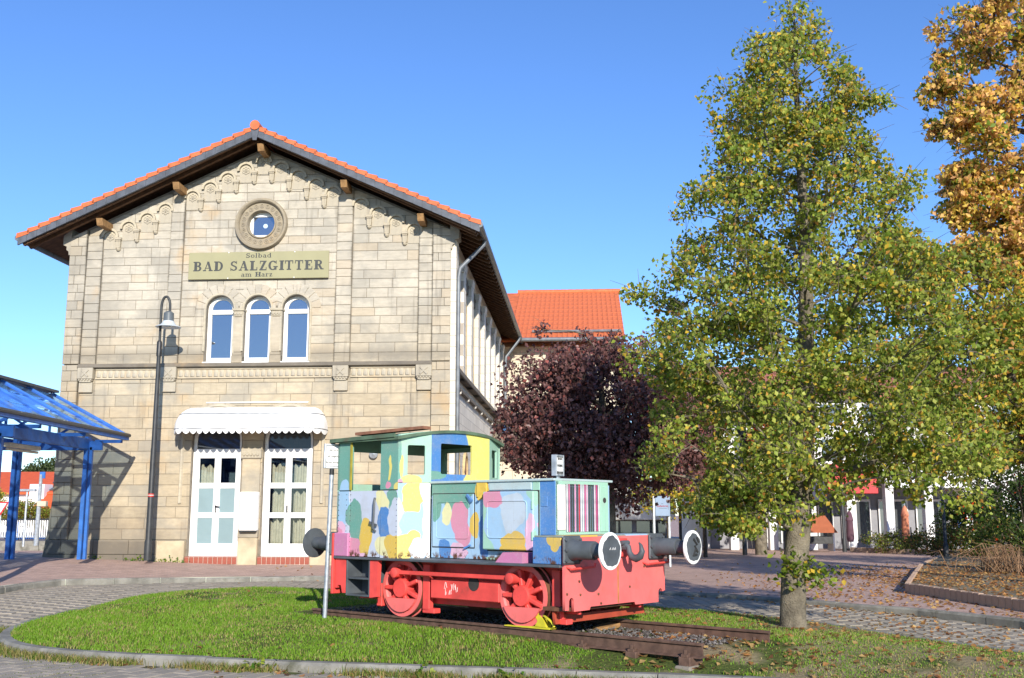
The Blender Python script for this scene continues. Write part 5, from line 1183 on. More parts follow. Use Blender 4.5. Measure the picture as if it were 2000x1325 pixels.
for pts in ([(-.02, .10), (.06, .03), (.0, .02), (.07, -.06)], [(.02, -.02), (-.03, -.10), (.05, -.09)], [(.06, .12), (.10, .06)]): mb.tube([(.0185, .877 + a, 1.287 + b) for a, b in pts], .016, 5)
link('black_smear', mb.mesh('black_smear', gb), b2)
# drawhook
hk = MB(); hk.tube([(-.56, .08, 1.30), (-.44, .08, 1.30)], .04, 8)
hp = [(-.56, 1.31), (-.47, 1.335), (-.415, 1.30), (-.405, 1.235), (-.37, 1.185), (-.31, 1.168), (-.25, 1.195), (-.222, 1.255), (-.24, 1.325), (-.265, 1.355)]
hk.tube([(x, .08, z) for x, z in hp], [.036, .034, .034, .036, .042, .046, .044, .036, .022, .008], 10)
hk.tube([(-.47, -.0, 1.35), (-.47, .16, 1.35)], .028, 8); lp('drawhook', hk, dgrey, smooth=True)
hk = MB(); hk.cbox(-.56, -.52, -.06, .22, 1.18, 1.40, .01); lp('hook_plate', hk, red)

# ------------------------------------------------------------------ notices
galv = M('galvanised_steel', (.40, .43, .46), .45, .2, 12, .1, metal=.5)
TXT = 'Diese Lok ist\n\nkein Spielgerät.\n\nBetreten verboten!'
def notice(name, label, cat, origin, rz, w, h, zc, pole, zoff):
    nt = Thing(name, label, cat, origin, rz, zoff=zoff)
    nt.part('plate', MB().cbox(-w / 2, w / 2, -.012, 0, zc - h / 2, zc + h / 2, .004), white_paint)
    fr = MB()
    for x in (-w / 2, w / 2): fr.cbox(x - .012, x + .012, -.02, .05, zc - h / 2 - .012, zc + h / 2 + .012, .004)
    for z in (zc - h / 2, zc + h / 2): fr.cbox(-w / 2 + .013, w / 2 - .013, -.02, .05, z - .012, z + .012, .004)
    nt.part('frame', fr, galv)
    bd_ = MB()
    for x in (-w / 2 + .017, w / 2 - .017): bd_.box(x - .003, x + .003, -.0135, -.0125, zc - h / 2 + .014, zc + h / 2 - .014)
    for z in (zc - h / 2 + .017, zc + h / 2 - .017): bd_.box(-w / 2 + .02, w / 2 - .02, -.0135, -.0125, z - .003, z + .003)
    nt.part('border', bd_, ink)
    nt.part('lettering', text_mesh(TXT, .052, (0, -.0135, zc), (1, 0, 0), (0, 0, 1), ink, .0006, .0012, .50 * w / .235, spacing=.82))
    if pole: nt.part('pole', MB().lathe([(.031, .12), (.031, zc - h / 2 - .1)], (0, .03, 0), (0, 0, 1), 12).lathe([(.024, zc - h / 2 - .1), (.024, zc + h / 2 + .07)], (0, .03, 0), (0, 0, 1), 12), galv, True); nt.part('cap', MB().lathe([(.034, zc + h / 2 + .02), (.034, zc + h / 2 + .07), (0, zc + h / 2 + .075)], (0, .03, 0), (0, 0, 1), 12), iron); nt.part('clamp', MB().lathe([(.034, zc - h / 2 - .10), (.034, zc - h / 2 - .02)], (0, .03, 0), (0, 0, 1), 12), iron)
    return nt
nt = notice('notice_sign', 'small white German notice on a galvanised pole on the lawn beside the locomotive', 'sign', (-2.545, 14.62, 0), R(16), .222, .315, 2.485, True, .19)
nt.o.rotation_euler = (0, R(1.2), R(16))
mp = LOCO_O + LX * -1.36 + LY * -.05
n2 = notice('notice_sign', 'small white German notice standing on top of the locomotive bonnet', 'sign', (float(mp[0]), float(mp[1]), 0), R(60), .20, .24, 2.295, False, 2.12)
n2.part('bracket', MB().cbox(-.03, .03, .0, .03, 2.118, 2.2, .004), galv)

# ------------------------------------------------------------------ track
TR = Thing('railway_track', 'short rusty railway track under the locomotive, ending in the lawn', 'railway track', LO, LR, zoff=.18)
rail_m = M('rusty_rail', (.105, .06, .042), .8, .3, 9, .4, dirt=(.17, .10, .06), dirt_amt=.3); head_m = M('rail_head', (.10, .058, .045), .55, .25, 8, .2)
for w, x1 in ((-.75, 1.05), (.75, 1.04)):
    pf = [(-.065, .222), (.065, .222), (.065, .232), (.012, .246), (.009, .335), (.033, .347), (.033, .366), (.028, .372), (-.028, .372), (-.033, .366), (-.033, .347), (-.009, .335), (-.012, .246), (-.065, .232)]
    TR.part('rail', MB().prism([(w + a, b) for a, b in pf], -5.25, x1, 'yz'), rail_m)
conc = M('weathered_sleeper', (.19, .165, .13), .9, .2, 4, .5, dirt=(.12, .10, .08), dirt_amt=.3)
slp = MB().cbox(-.10, .10, -.93, .93, .02, .155, .02); slm = slp.mesh('sleeper', conc)
ch = MB().cbox(-.07, .07, -.13, .13, .12, .235, .008)
for sg in (-1, 1): ch.cbox(-.04, .04, sg * .10 - .03, sg * .10 + .03, .23, .262, .006).lathe([(.022, 0), (.022, .05), (.0, .055)], (0, sg * .105, .255), (0, 0, 1), 8).cbox(-.025, .025, sg * .06 - .02, sg * .06 + .02, .245, .27, .004)
chm = ch.mesh('rail_chair', rail_m)
for i in range(9):
    x = .90 - .665 * i
    o_ = TR.part('sleeper', slm); o_.location.x = x; o_.location.z += rnd.uniform(-.012, .004)
    for w in (-.75, .75): o_ = TR.part('rail_chair', chm); o_.location = (x, w, -TR.z)
# ballast and litter between the rails
n = 5200; bx, by = nrg.uniform(-5.3, .75, n), nrg.uniform(-.66, .66, n); kk = nrg.random(n) < np.where(bx > -.9, .9, .5); bx, by = bx[kk], by[kk]; n = len(bx); ra = .014 + .02 * nrg.random(n)
wxb = LO[0] + LX[0] * bx + LY[0] * by; wyb = LO[1] + LX[1] * bx + LY[1] * by
oc = np.array([(1, 0, 0), (-1, 0, 0), (0, 1, 0), (0, -1, 0), (0, 0, 1), (0, 0, -1)], float); of = np.array([(0, 2, 4), (2, 1, 4), (1, 3, 4), (3, 0, 4), (2, 0, 5), (1, 2, 5), (3, 1, 5), (0, 3, 5)])
V = oc[None] * ra[:, None, None] * nrg.uniform(.5, 1.2, (n, 6, 1)) * np.array([1, 1, .7]) + np.stack([bx, by, lawn_z(wxb, wyb) + .012], 1)[:, None]
F = (of[None] + np.arange(n)[:, None, None] * 6).reshape(-1, 3); stc = np.repeat(np.array([[.115, .105, .095]]) * nrg.uniform(.35, 1.8, (n, 1)), 8, 0)
attr_mat = NT('gravel'); attr_mat = attr_mat.done(attr_mat.bsdf(attr_mat.attr('col').outputs['Color'], .9, 0, attr_mat.noise(60), .3, .003, .2))
bl = link('ballast', np_mesh('ballast', V.reshape(-1, 3), F, attr_mat, stc), None, LO, LR); tag(bl, kind='stuff')
soil_m = M('trampled_soil', (.27, .225, .155), .95, .3, 5, .8, dirt=(.10, .085, .06), dirt_amt=.4)
# timber offcut on the ballast, yellow wheel chock
tp_ = MB().cbox(-.36, .36, -.07, .07, -.03, .03, .012); tb = link('timber_plank', tp_.mesh('timber_plank', oak), None, (1.27, 13.62, .30), R(52)); tb.rotation_euler = (R(8), R(-4), R(52)); tag(tb, 'weathered wooden offcut lying on the ballast in front of the locomotive', 'plank')
CK = Thing('wheel_chock', 'yellow steel wheel chock on the rail under the front wheel', 'chock', LO, LR, zoff=.372)
ym = M('yellow_chock_paint', lin(226, 214, 60, .75), .55, .15, 7, .2, dirt=(.2, .14, .05), dirt_amt=.3)
CK.part('shoe', MB().prism([(-1.62, .374), (-.92, .374), (-.90, .395), (-1.1, .40), (-1.62, .385)], -.80, -.70), ym)
CK.part('stop', MB().prism([(-1.16, .39), (-.98, .39), (-1.02, .47), (-1.10, .56), (-1.17, .55), (-1.11, .46)], -.80, -.70), ym)
CK.part('grip', MB().tube([(-1.10, -.75, .54), (-1.0, -.80, .52), (-.88, -.83, .47), (-.84, -.83, .42), (-.90, -.80, .385)], .014, 6), ym, True)

# ------------------------------------------------------------------ trees and shrubs
bark_lt = M('grey_bark', (.165, .14, .10), .95, .4, 5, .9, bd=.03, dirt=(.10, .10, .05), dirt_amt=.3)
bark_dk = M('dark_bark', (.075, .06, .045), .95, .3, 6, .8, bd=.02)
leaf_m = leaf_material('leaf', .48, .45)
plum_leaf_m = leaf_material('plum_leaf', .22, .38)
def leaves(P, size, cols, up=.5, droop=0.):
    """folded kite-shaped leaves at points P"""
    n = len(P); nr = nrg.normal(0, 1, (n, 3)); nr[:, 2] = np.abs(nr[:, 2]) * (.6 if up < 1 else 1) + up; nr /= np.linalg.norm(nr, axis=1)[:, None]
    a = nrg.normal(0, 1, (n, 3)); a[:, 2] -= droop; a -= nr * (a * nr).sum(1)[:, None]; a /= np.linalg.norm(a, axis=1)[:, None] + 1e-9; b = np.cross(nr, a)
    s = (size * nrg.uniform(.65, 1.25, n))[:, None]
    V = np.stack([P - a * s * .5, P + b * s * .40 + nr * s * .12 - a * s * .05, P + a * s * .55 - nr * s * .1, P - b * s * .40 + nr * s * .12 - a * s * .05], 1).reshape(-1, 3)
    i = np.arange(n)[:, None] * 4
    return V, np.concatenate([i + np.array([[0, 1, 2]]), i + np.array([[0, 2, 3]])]), np.concatenate([cols, cols])
def pick(pal, n, bright=None):
    w = np.array([p[1] for p in pal], float); k = nrg.choice(len(pal), n, p=w / w.sum()); c = np.array([p[0] for p in pal])[k] * nrg.uniform(.7, 1.3, (n, 1))
    return c
def tree(name, label, cat, base, axis, clusters, leaf, pal, bark, group=None, twigs=True, spread=1., up=.05, mat=None, cpal=None, flat=.75, r_limb=.03, lift=.35, min_z=None):
    """axis: [(x, y, z, r)] trunk line; clusters: [(centre, radius, leaves)]"""
    T = Thing(name, label, cat, (base[0], base[1], base[2]), 0, group)
    off = Vector(base); mb = MB(); ax = [Vector(p[:3]) for p in axis]
    mb.tube([p - off for p in ax], [p[3] for p in axis], 14)
    if axis[0][3] > .3:      # root flare
        r0 = axis[0][3]
        for q in range(6): a = q * 1.05 + rnd.random() * .4; mb.tube([(math.cos(a) * r0 * .7, math.sin(a) * r0 * .7, .30), (math.cos(a) * r0 * 1.05, math.sin(a) * r0 * 1.05, .08), (math.cos(a) * r0 * 1.5, math.sin(a) * r0 * 1.5, -.08)], [r0 * .35, r0 * .38, r0 * .2], 7)
    T.part('trunk', mb, bark, True)
    lm = MB(); Vs = []; Fs = []; Cs = []; k = 0
    zs = [p.z for p in ax]
    if twigs:
        # every clump grows from the nearest wood nearer to the trunk; limbs thicken with what they carry
        nodes = []; zlo = axis[0][2] + (axis[-1][2] - axis[0][2]) * .14
        for a, b in zip(axis[:-1], axis[1:]):
            m_ = max(1, int((b[2] - a[2]) / .25))
            for q in range(m_):
                f = q / m_; p = Vector(a[:3]).lerp(Vector(b[:3]), f)
                if p.z > zlo: nodes.append([p, -1, 0., a[3] * (1 - f) + b[3] * f, 0])
        nt_ = len(nodes); pos = [n_[0] for n_ in nodes]
        for c, r, n in sorted(clusters, key=lambda c: math.hypot(c[0][0] - np.interp(c[0][2], zs, [p.x for p in ax]), c[0][1] - ax[0].y)):
            c = Vector(c); best = None
            for i_, nd in enumerate(nodes):
                d = c - nd[0]; cost = d.length * (1 + .8 * max(0, -(d.z - lift * math.hypot(d.x, d.y) * .5) / (d.length + 1e-6))) + .45 * nd[2]
                if best is None or cost < best[0]: best = (cost, i_)
            pn = nodes[best[1]]; nodes.append([c, best[1], pn[2] + (c - pn[0]).length, 0, 1])
        for i_ in range(len(nodes) - 1, nt_ - 1, -1):
            p = nodes[i_][1]
            if p >= nt_: nodes[p][4] += nodes[i_][4]
        for c, p, _, _, cnt in nodes[nt_:]:
            o = nodes[p][0]; rl = min(r_limb * .42 * cnt ** .5 + .003, (nodes[p][3] * .6 if p < nt_ else 9)); r0_ = rl if p < nt_ else min(r_limb * .42 * nodes[p][4] ** .5, rl * 1.25)
            m = o.lerp(c, .5) + Vector((rnd.gauss(0, .05), rnd.gauss(0, .05), .05)) * spread * (c - o).length
            lm.tube([o - off, o.lerp(m, .5) + Vector((0, 0, .02)) - off, m - off, m.lerp(c, .55) - off, c - off], [r0_, rl * .95, rl * .85, rl * .7, rl * .55], 5)
            for q in range(4):
                e = c + Vector((rnd.gauss(0, 1), rnd.gauss(0, 1), rnd.gauss(.1, .7))).normalized() * .4 * rnd.uniform(.7, 1.25); s0 = m.lerp(c, rnd.uniform(.3, .95)); lm.tube([s0 - off, s0.lerp(e, .5) + Vector((0, 0, .05)) - off, e - off], [.006, .004, .002], 4, False)
    for c, r, n in clusters:
        c = Vector(c)
        q = nrg.normal(0, 1, (n, 3)); q /= np.linalg.norm(q, axis=1)[:, None] + 1e-9; q *= (nrg.random((n, 1)) ** .45) * r * 1.15; q[:, 2] *= flat
        P = np.array(c) + q - np.array(off)
        if min_z is not None: P = P[P[:, 2] + base[2] > min_z]
        if not len(P): continue
        cc = pick(pal, len(P))
        if cpal is not None: cc = cpal(P + np.array(off), cc, c)
        V, F, C = leaves(P, leaf, cc * (1 + .30 * (rnd.random() - .5)), up); Vs.append(V); Fs.append(F + k); Cs.append(C); k += len(V)
    if twigs: T.part('limbs', lm, bark, True)
    cr = T.part('crown', np_mesh('crown', np.concatenate(Vs), np.concatenate(Fs), mat or leaf_m, np.concatenate(Cs))); cr['kind'] = 'stuff'
    return T
G1, G2, G3, YE, OR, BR_ = (.135, .205, .024), (.25, .31, .042), (.40, .42, .085), (.62, .43, .05), (.54, .26, .06), (.26, .13, .05)
# linden on the lawn: a tall egg-shaped crown, clusters drawn inside the outline
env = [(1.35, -.9, 2.1), (1.7, -1.6, 2.4), (2.1, -2.0, 2.65), (2.77, -2.3, 2.85), (3.48, -2.55, 2.75), (4.2, -2.45, 2.5), (5.3, -2.25, 2.15), (6.1, -1.95, 1.95), (6.85, -1.65, 1.75), (7.6, -1.25, 1.5), (8.4, -.80, 1.0), (9.0, -.42, .55), (9.5, -.1, .1)]
ez = [e[0] for e in env]; el = [e[1] for e in env]; er = [e[2] for e in env]
cl = []; tries = 0
while len(cl) < 520 and tries < 20000:
    tries += 1; z = rnd.uniform(1.45, 9.3); xl, xr = np.interp(z, ez, el), np.interp(z, ez, er); hw = (xr - xl) / 2 * (1 + .10 * math.sin(z * 5.1)); cxm = (xl + xr) / 2 * .9
    a = rnd.uniform(0, 2 * math.pi); rr = math.sqrt(rnd.uniform(.04, 1)) * hw * (.93 + .07 * math.sin(3 * a + z * 2.3)) - .10
    if rnd.random() > (hw / 2.6) ** 1.1 + .12: continue
    if z < 2.2 and rr < .55 * hw: continue
    if z < (2.0 if rr * math.cos(a) + cxm > 1.5 else 2.25 if rr * math.cos(a) + cxm > .05 else 1.6): continue
    c = (4.02 + cxm + rr * math.cos(a), 14.55 + rr * math.sin(a) * .95, z - .10 * rr)
    if any((c[0] - q[0][0]) ** 2 + (c[1] - q[0][1]) ** 2 + (c[2] - q[0][2]) ** 2 < .22 ** 2 for q in cl): continue
    cl.append((c, rnd.uniform(.16, .36), rnd.randint(75, 170)))
r3 = random.Random(5)
for i in range(26): cl.append(((3.95 + r3.uniform(-1.15, .75), 14.5 + r3.uniform(-.75, .5), r3.uniform(1.6, 2.15)), r3.uniform(.2, .34), r3.randint(80, 140)))
for i in range(16): cl.append(((5.6 + r3.uniform(-.9, 1.0), 14.5 + r3.uniform(-.9, .6), r3.uniform(2.15, 2.6)), r3.uniform(.22, .34), r3.randint(80, 140)))
def lin_pal(P, c, cc):
    hi = smn(P[:, 2], 3, 8)[:, None] * .14; yel_ = (nrg.random((len(P), 1)) < hi); return np.where(yel_, np.array(YE) * nrg.uniform(.7, 1.2, (len(P), 1)), c)
tree('linden_tree', 'tall leafy linden on the lawn with green and yellow autumn leaves', 'tree', (3.82, 14.55, .16), [(3.80, 14.55, .05, .20), (3.80, 14.55, .30, .178), (3.83, 14.55, .8, .168), (3.92, 14.55, 1.4, .165), (4.05, 14.55, 2.6, .15), (4.15, 14.55, 4.0, .115), (4.22, 14.55, 5.6, .085), (4.18, 14.55, 7.2, .05), (4.2, 14.55, 8.9, .015)],
     cl, .066, [(G1, 20), (G2, 38), (G3, 34), (YE, 8), (OR, 3)], bark_lt, cpal=lin_pal, lift=.62, spread=.8, r_limb=.018)
# shoots on the trunk
P = np.stack([3.86 + nrg.normal(0, .16, 210), 14.40 + nrg.normal(0, .10, 210), .95 + nrg.normal(0, .12, 210)], 1)
P2 = np.stack([4.12 + nrg.normal(0, .14, 90), 14.4 + nrg.normal(0, .1, 90), .86 + nrg.normal(0, .09, 90)], 1)
V, F, C = leaves(np.concatenate([P, P2]) - np.array([3.82, 14.55, .16]), .085, pick([(G1, 50), (G2, 30), (YE, 8)], 300))
lt = bpy.data.objects['linden_tree']; o_ = link('trunk_shoots', np_mesh('trunk_shoots', V, F, leaf_m, C), lt); o_['kind'] = 'stuff'

# purple plum behind the locomotive
def blob_clusters(cx, cy, cz, rx, ry, rz, n, r, lv, low=-1.):
    out = []; t_ = 0
    while len(out) < n and t_ < 30000:
        t_ += 1; v = Vector((rnd.gauss(0, 1), rnd.gauss(0, 1), rnd.gauss(0, 1))).normalized() * rnd.uniform(.25, 1) ** .5
        if v.z < low: continue
        out.append(((cx + v.x * rx, cy + v.y * ry, cz + v.z * rz), rnd.uniform(*r), rnd.randint(*lv)))
    return out
P1, P2_, P3 = (.165, .08, .072), (.10, .048, .046), (.27, .085, .07)
pc = blob_clusters(2.1, 24.6, 3.85, 2.3, 2.0, 1.9, 160, (.35, .6), (140, 220)) + blob_clusters(.9, 24.4, 3.3, 1.0, 1.2, 1.1, 30, (.3, .5), (110, 170)) + blob_clusters(3.7, 24.6, 3.4, .9, 1., 1.0, 25, (.3, .5), (110, 170))
pc += [((rnd.uniform(.3, 3.6), 24.6 + rnd.gauss(0, .5), rnd.uniform(5.2, 6.0)), .22, 45) for _ in range(7)]
tree('purple_plum_tree', 'dense dark purple plum tree behind the locomotive bonnet', 'tree', (2.25, 24.6, .2), [(2.25, 24.6, .1, .21), (2.25, 24.6, .6, .19), (2.22, 24.6, 2.0, .18), (2.15, 24.6, 3.4, .12), (2.1, 24.6, 5.2, .04)], pc, .105, [(P1, 50), (P2_, 40), (P3, 10)], bark_lt, mat=plum_leaf_m, flat=.9, lift=.6)

# tall orange-brown tree at the right edge
oc_ = [(10.36, 12.4, .85), (11.39, 12.5, 1.0), (11.0, 13.3, .8), (9.75, 11.3, .55), (10.8, 10.9, .8), (10.3, 9.9, .85), (11.2, 9.5, 1.0), (10.6, 8.6, .9), (11.6, 8.2, 1.), (11.7, 6.3, 1.0), (10.9, 7.0, .7), (11.7, 11.2, 1.), (12.4, 10, 1.2), (12.6, 12, 1.2), (9.9, 9.0, .5), (10.0, 8.3, .45), (12.6, 7.6, 1.2), (11.9, 4.8, 1.0), (10.9, 5.6, .6), (12.5, 14, 1.3), (11.3, 5.3, .8), (11.0, 4.3, .7), (11.5, 3.6, .6), (11.2, 14.1, .6), (11.0, 7.7, .9), (10.5, 7.0, .7), (11.6, 7.1, 1.0), (10.1, 7.4, .5), (9.8, 10.4, .5)]
oc2 = []
for x, z, r in oc_:
    for q in range(int(11 + 16 * r)):
        v = Vector((rnd.gauss(0, 1), rnd.gauss(0, 1), rnd.gauss(0, 1))).normalized() * r * rnd.random() ** .4
        oc2.append(((x + v.x * .9, 22.3 + v.y * 1.4, z + v.z * .85), rnd.uniform(.16, .34), rnd.randint(35, 80)))
def or_pal(P, c, cc):
    o_ = nrg.random((len(P), 1)) < ((.80 if rnd.random() < .50 else .20) + .22 * smn(P[:, 2], 5.5, 8.5) * (rnd.random() < .7))[:, None]; pal_ = pick([((.78, .47, .16), 40), ((.76, .55, .11), 40), ((.60, .32, .13), 15)], len(P)); return np.where(o_, pal_, c)
tree('autumn_tree', 'tall orange and brown autumn tree at the right edge', 'tree', (13.1, 22.8, .2), [(13.1, 22.8, .1, .45), (12.9, 22.8, 3.5, .38), (12.6, 22.7, 7, .28), (12.3, 22.6, 10, .18), (12.2, 22.6, 13.6, .05)], oc2, .115, [(G1, 30), (G2, 30), (YE, 25), (OR, 15)], bark_dk, cpal=or_pal, lift=.25, r_limb=.03)
# second linden further back, filling the right behind the first
sc2 = blob_clusters(9.1, 20.8, 4.7, 1.5, 1.5, 2.5, 120, (.32, .5), (90, 140)) + blob_clusters(10.4, 21.0, 4.9, 1.0, 1.2, 2.2, 40, (.32, .45), (80, 120)) + blob_clusters(8.0, 20.4, 6.4, .9, 1.0, 1.0, 24, (.3, .45), (70, 100))
tree('linden_tree', 'yellow-green linden standing behind the tall lawn linden at right', 'tree', (10.7, 21.1, .3), [(10.7, 21.1, .15, .14), (10.6, 21.1, 1.5, .13), (10.3, 21.0, 3.2, .11), (9.9, 20.9, 5.5, .06), (9.6, 20.9, 7.2, .015)], sc2, .095, [(G1, 16), (G2, 34), (G3, 24), (YE, 20), (OR, 9)], bark_dk, lift=.5, r_limb=.022)
# trees on the plaza in front of the shops
m1 = blob_clusters(8.4, 41, 4.6, 2.6, 2.2, 2.7, 90, (.5, .85), (90, 150), -.85)
def ma_pal(P, c, cc):
    rr_ = cc.z < 5.2 and rnd.random() < .09; return np.where(nrg.random((len(P), 1)) < (.7 if rr_ else .02), np.array([[.55, .06, .03]]), c)
tree('maple_tree', 'round green maple with a few red sprays standing on the plaza', 'tree', (9.6, 41, .2), [(9.6, 41, .1, .24), (9.6, 41, 2.0, .21), (9.2, 41, 4.0, .14), (8.8, 41, 6.6, .04)], m1, .17, [(G1, 45), (G2, 35), (YE, 14), (OR, 6)], bark_lt, cpal=ma_pal, lift=.5)
m2 = blob_clusters(5.35, 36, 2.5, 1.2, 1.0, .75, 26, (.3, .5), (45, 75))
tree('young_tree', 'sparse yellow young tree near the signboard on the plaza', 'tree', (5.3, 36, .2), [(5.3, 36, .15, .06), (5.3, 36, 1.6, .05), (5.3, 36, 3.1, .015)], m2, .12, [(YE, 40), (G3, 35), (G2, 25)], bark_dk, lift=.4)
m3 = blob_clusters(7.0, 38, 2.3, 1.4, 1.0, 1.0, 34, (.35, .55), (70, 110))
tree('young_tree', 'bushy yellow-green young tree left of the plaza maple', 'tree', (6.9, 38, .2), [(6.9, 38, .15, .08), (6.9, 38, 1.6, .06), (6.9, 38, 3.1, .015)], m3, .13, [(YE, 25), (G2, 35), (G1, 35), (OR, 5)], bark_dk, lift=.4)
# shrubs on the right
def shrub(name, label, cl_, base, leaf, pal, mat=None, cpal=None):
    tree(name, label, 'shrub', base, [(base[0], base[1], base[2] - .1, .05), (base[0], base[1], base[2] + .5, .04), (base[0], base[1], base[2] + 1.0, .02)], cl_, leaf, pal, bark_dk, cpal=cpal, mat=mat, lift=.3, min_z=base[2] - .05)
def berry(P, c, cc):
    b = rnd.random() < .12; return np.where(nrg.random((len(P), 1)) < (.30 if b else .01), np.array([[.62, .075, .015]]), c)
D1, D2 = (.035, .07, .012), (.06, .10, .018)
shrub('firethorn_shrub', 'big dark green firethorn with orange-red berries at the right edge', blob_clusters(14.5, 30, 2.6, 2.2, 1.2, 2.2, 95, (.35, .6), (120, 180)), (14.5, 30, .2), .085, [(D1, 50), (D2, 40), (G3, 10)], cpal=berry)
shrub('low_hedge_shrub', 'low brownish-green clipped shrub along the rear flower bed', blob_clusters(16.6, 35.5, .75, 3.2, .8, .55, 80, (.35, .5), (90, 130)), (16.6, 35.5, .2), .08, [(D2, 40), ((.16, .14, .035), 40), (BR_, 20)])
shrub('small_shrub', 'small grey-green shrub in front of the shop columns', blob_clusters(15.9, 42.3, .55, 2.0, .6, .4, 40, (.25, .4), (60, 100)), (15.9, 42.3, .15), .08, [(D2, 40), (G2, 30), ((.2, .17, .06), 30)])
shrub('dark_shrub', 'dark evergreen bush between plaza and shops', blob_clusters(17.6, 40, 1.3, 1.5, 1.0, 1.1, 44, (.35, .55), (90, 140)), (17.6, 40, .15), .1, [(D1, 70), (D2, 30)])
shrub('dark_shrub', 'tall evergreen bush behind the firethorn at the right edge', blob_clusters(18.3, 36, 3.0, 2.2, 1.0, 2.6, 60, (.5, .8), (120, 170)), (18.3, 36, .2), .11, [(D1, 70), (D2, 30)])

# ------------------------------------------------------------------ raised beds with block edging, litter of leaves
block_m = M('brown_edging_block', (.42, .29, .205), .9, .15, 4, .5, dirt=(.13, .09, .06), dirt_amt=.3)
def bed(label, pts, size, h, soil_z, name='flower_bed'):
    T = Thing(name, label, 'flower bed', (pts[0][0], pts[0][1], .1))
    off = Vector((pts[0][0], pts[0][1], .1))
    for a, b in zip(pts[:-1], pts[1:]):
        a, b = Vector(a), Vector(b); d = b - a; n = max(1, round(d.length / size)); st = d / n; ang = math.atan2(d.y, d.x); ln = d.length / n
        bm_ = MB().cbox(.004, ln - .004, -.05, .05, -.15, h, .012); me = bm_.mesh('edging_block', block_m)
        for i in range(n):
            p = a + st * i; o_ = link('edging_block', me, T.o, (p.x - off.x, p.y - off.y, float(pave_z(np.float64(p.x), np.float64(p.y))) - .1 + rnd.uniform(-.008, .008)), ang)
    return T
bd = bed('raised leaf-strewn bed edged with upright brown concrete blocks', [(14.6, 36.2), (11.0, 28.7), (7.72, 20.9), (8.02, 17.6), (8.3, 15.5)], .2, .19, .3)
soil_b = M('bed_soil', (.19, .155, .095), .95, .3, 4, .9, dirt=(.10, .12, .03), dirt_amt=.4)
sp_ = [(14.6, 36.2), (11.0, 28.7), (7.75, 20.9), (8.04, 17.6), (8.33, 15.5), (14, 15), (18, 30), (18, 36.2)]
bs = fill_sheet('bed_soil', sp_, [], [], lambda x, y: pave_z(x, y) + .15, soil_b); tag(bs, kind='structure')
bed('rear bed edged with brown concrete blocks in front of the hedge', [(14.0, 44), (15.6, 41.5), (17.6, 38.6), (20.5, 35.0)], .3, .2, .3)
# bare twiggy shrub in the bed
tw = Thing('dry_shrub', 'dry brown bush of bare twigs in the raised bed', 'shrub', (11.7, 25.2, .4)); mb = MB()
for i in range(150):
    a = rnd.uniform(0, 6.28); r = rnd.uniform(.2, .95); h = rnd.uniform(.2, .75); x0 = rnd.gauss(0, .35); y0 = rnd.gauss(0, .3)
    mb.tube([(x0, y0, -.05), (x0 + math.cos(a) * r * .4, y0 + math.sin(a) * r * .4, h * .8), (x0 + math.cos(a) * r, y0 + math.sin(a) * r, h * rnd.uniform(.2, 1))], [.009, .007, .003], 4, False)
tw.part('twigs', mb, M('dry_twigs', (.25, .15, .085), .9, .3, 8, .3))
tw2 = Thing('bare_shrub', 'few upright pale bare stems in the raised bed', 'shrub', (11.75, 22.6, .4)); mb = MB()
for i in range(9):
    a = rnd.uniform(0, 6.28); mb.tube([(0, 0, -.05), (math.cos(a) * .12, math.sin(a) * .1, .4), (math.cos(a) * .35, math.sin(a) * .3, .95)], [.016, .012, .005], 5, False)
tw2.part('stems', mb, M('pale_stem', (.26, .21, .16), .9, .2, 8, .3))
tw2.o.scale = (.8, .8, .8)
# fallen leaves
def litter(n, fx):
    P = []
    while len(P) < n:
        x, y = rnd.uniform(-6, 13), rnd.uniform(10.5, 34)
        if abs(x) < .53 * y + .5 and rnd.random() < fx(x, y): P.append((x, y))
    return np.array(P)
def lit_d(x, y):
    d = 0.
    kx = np.interp(x, [3, 4.19, 5.45, 6.67, 7.52, 8.6], [21.4, 20.6, 19.05, 17.5, 15.8, 12])
    if x > 3.2: d = max(d, .95 * math.exp(-((y - kx + .35) / .35) ** 2) * sm(x, 3, 5.5), .42 * sm(x, 4.2, 6.2) * sm(30 - y, 0, 9))
    if x > 8.2 and y > 16: d = max(d, .85 * sm(34 - y, 0, 10))
    if 1.5 < x < 6.2 and y < 17: d = max(d, .24)
    if 1.2 < x < 3.4 and 10.9 < y < 13.2: d = max(d, .55)
    if y < 13.0 and x > -5: d = max(d, .30 if abs(y - np.interp(x, [-5, -2.85, 0, 2, 4], [12.6, 11.9, 11.25, 10.7, 10.0])) < .3 else .015)
    return max(d, .01)
lp_ = litter(7200, lit_d); lx, ly_ = lp_[:, 0], lp_[:, 1]
inl = inpoly(lx, ly_, LAWN); inr = inpoly(lx, ly_, ROAD); inb = inpoly(lx, ly_, sp_)
lz = np.where(inl, lawn_z(lx, ly_) + .02, np.where(inb, pave_z(lx, ly_) + .16, np.where(inr, road_z(lx, ly_) + .006, pave_z(lx, ly_) + .012)))
V, F, C = leaves(np.column_stack([lx, ly_, lz]), .075, pick([((.50, .25, .09), 50), ((.55, .36, .14), 30), ((.32, .14, .06), 20)], len(lx)), up=1.9)
tag(link('fallen_leaves', np_mesh('fallen_leaves', V, F, leaf_m, C)), kind='stuff')
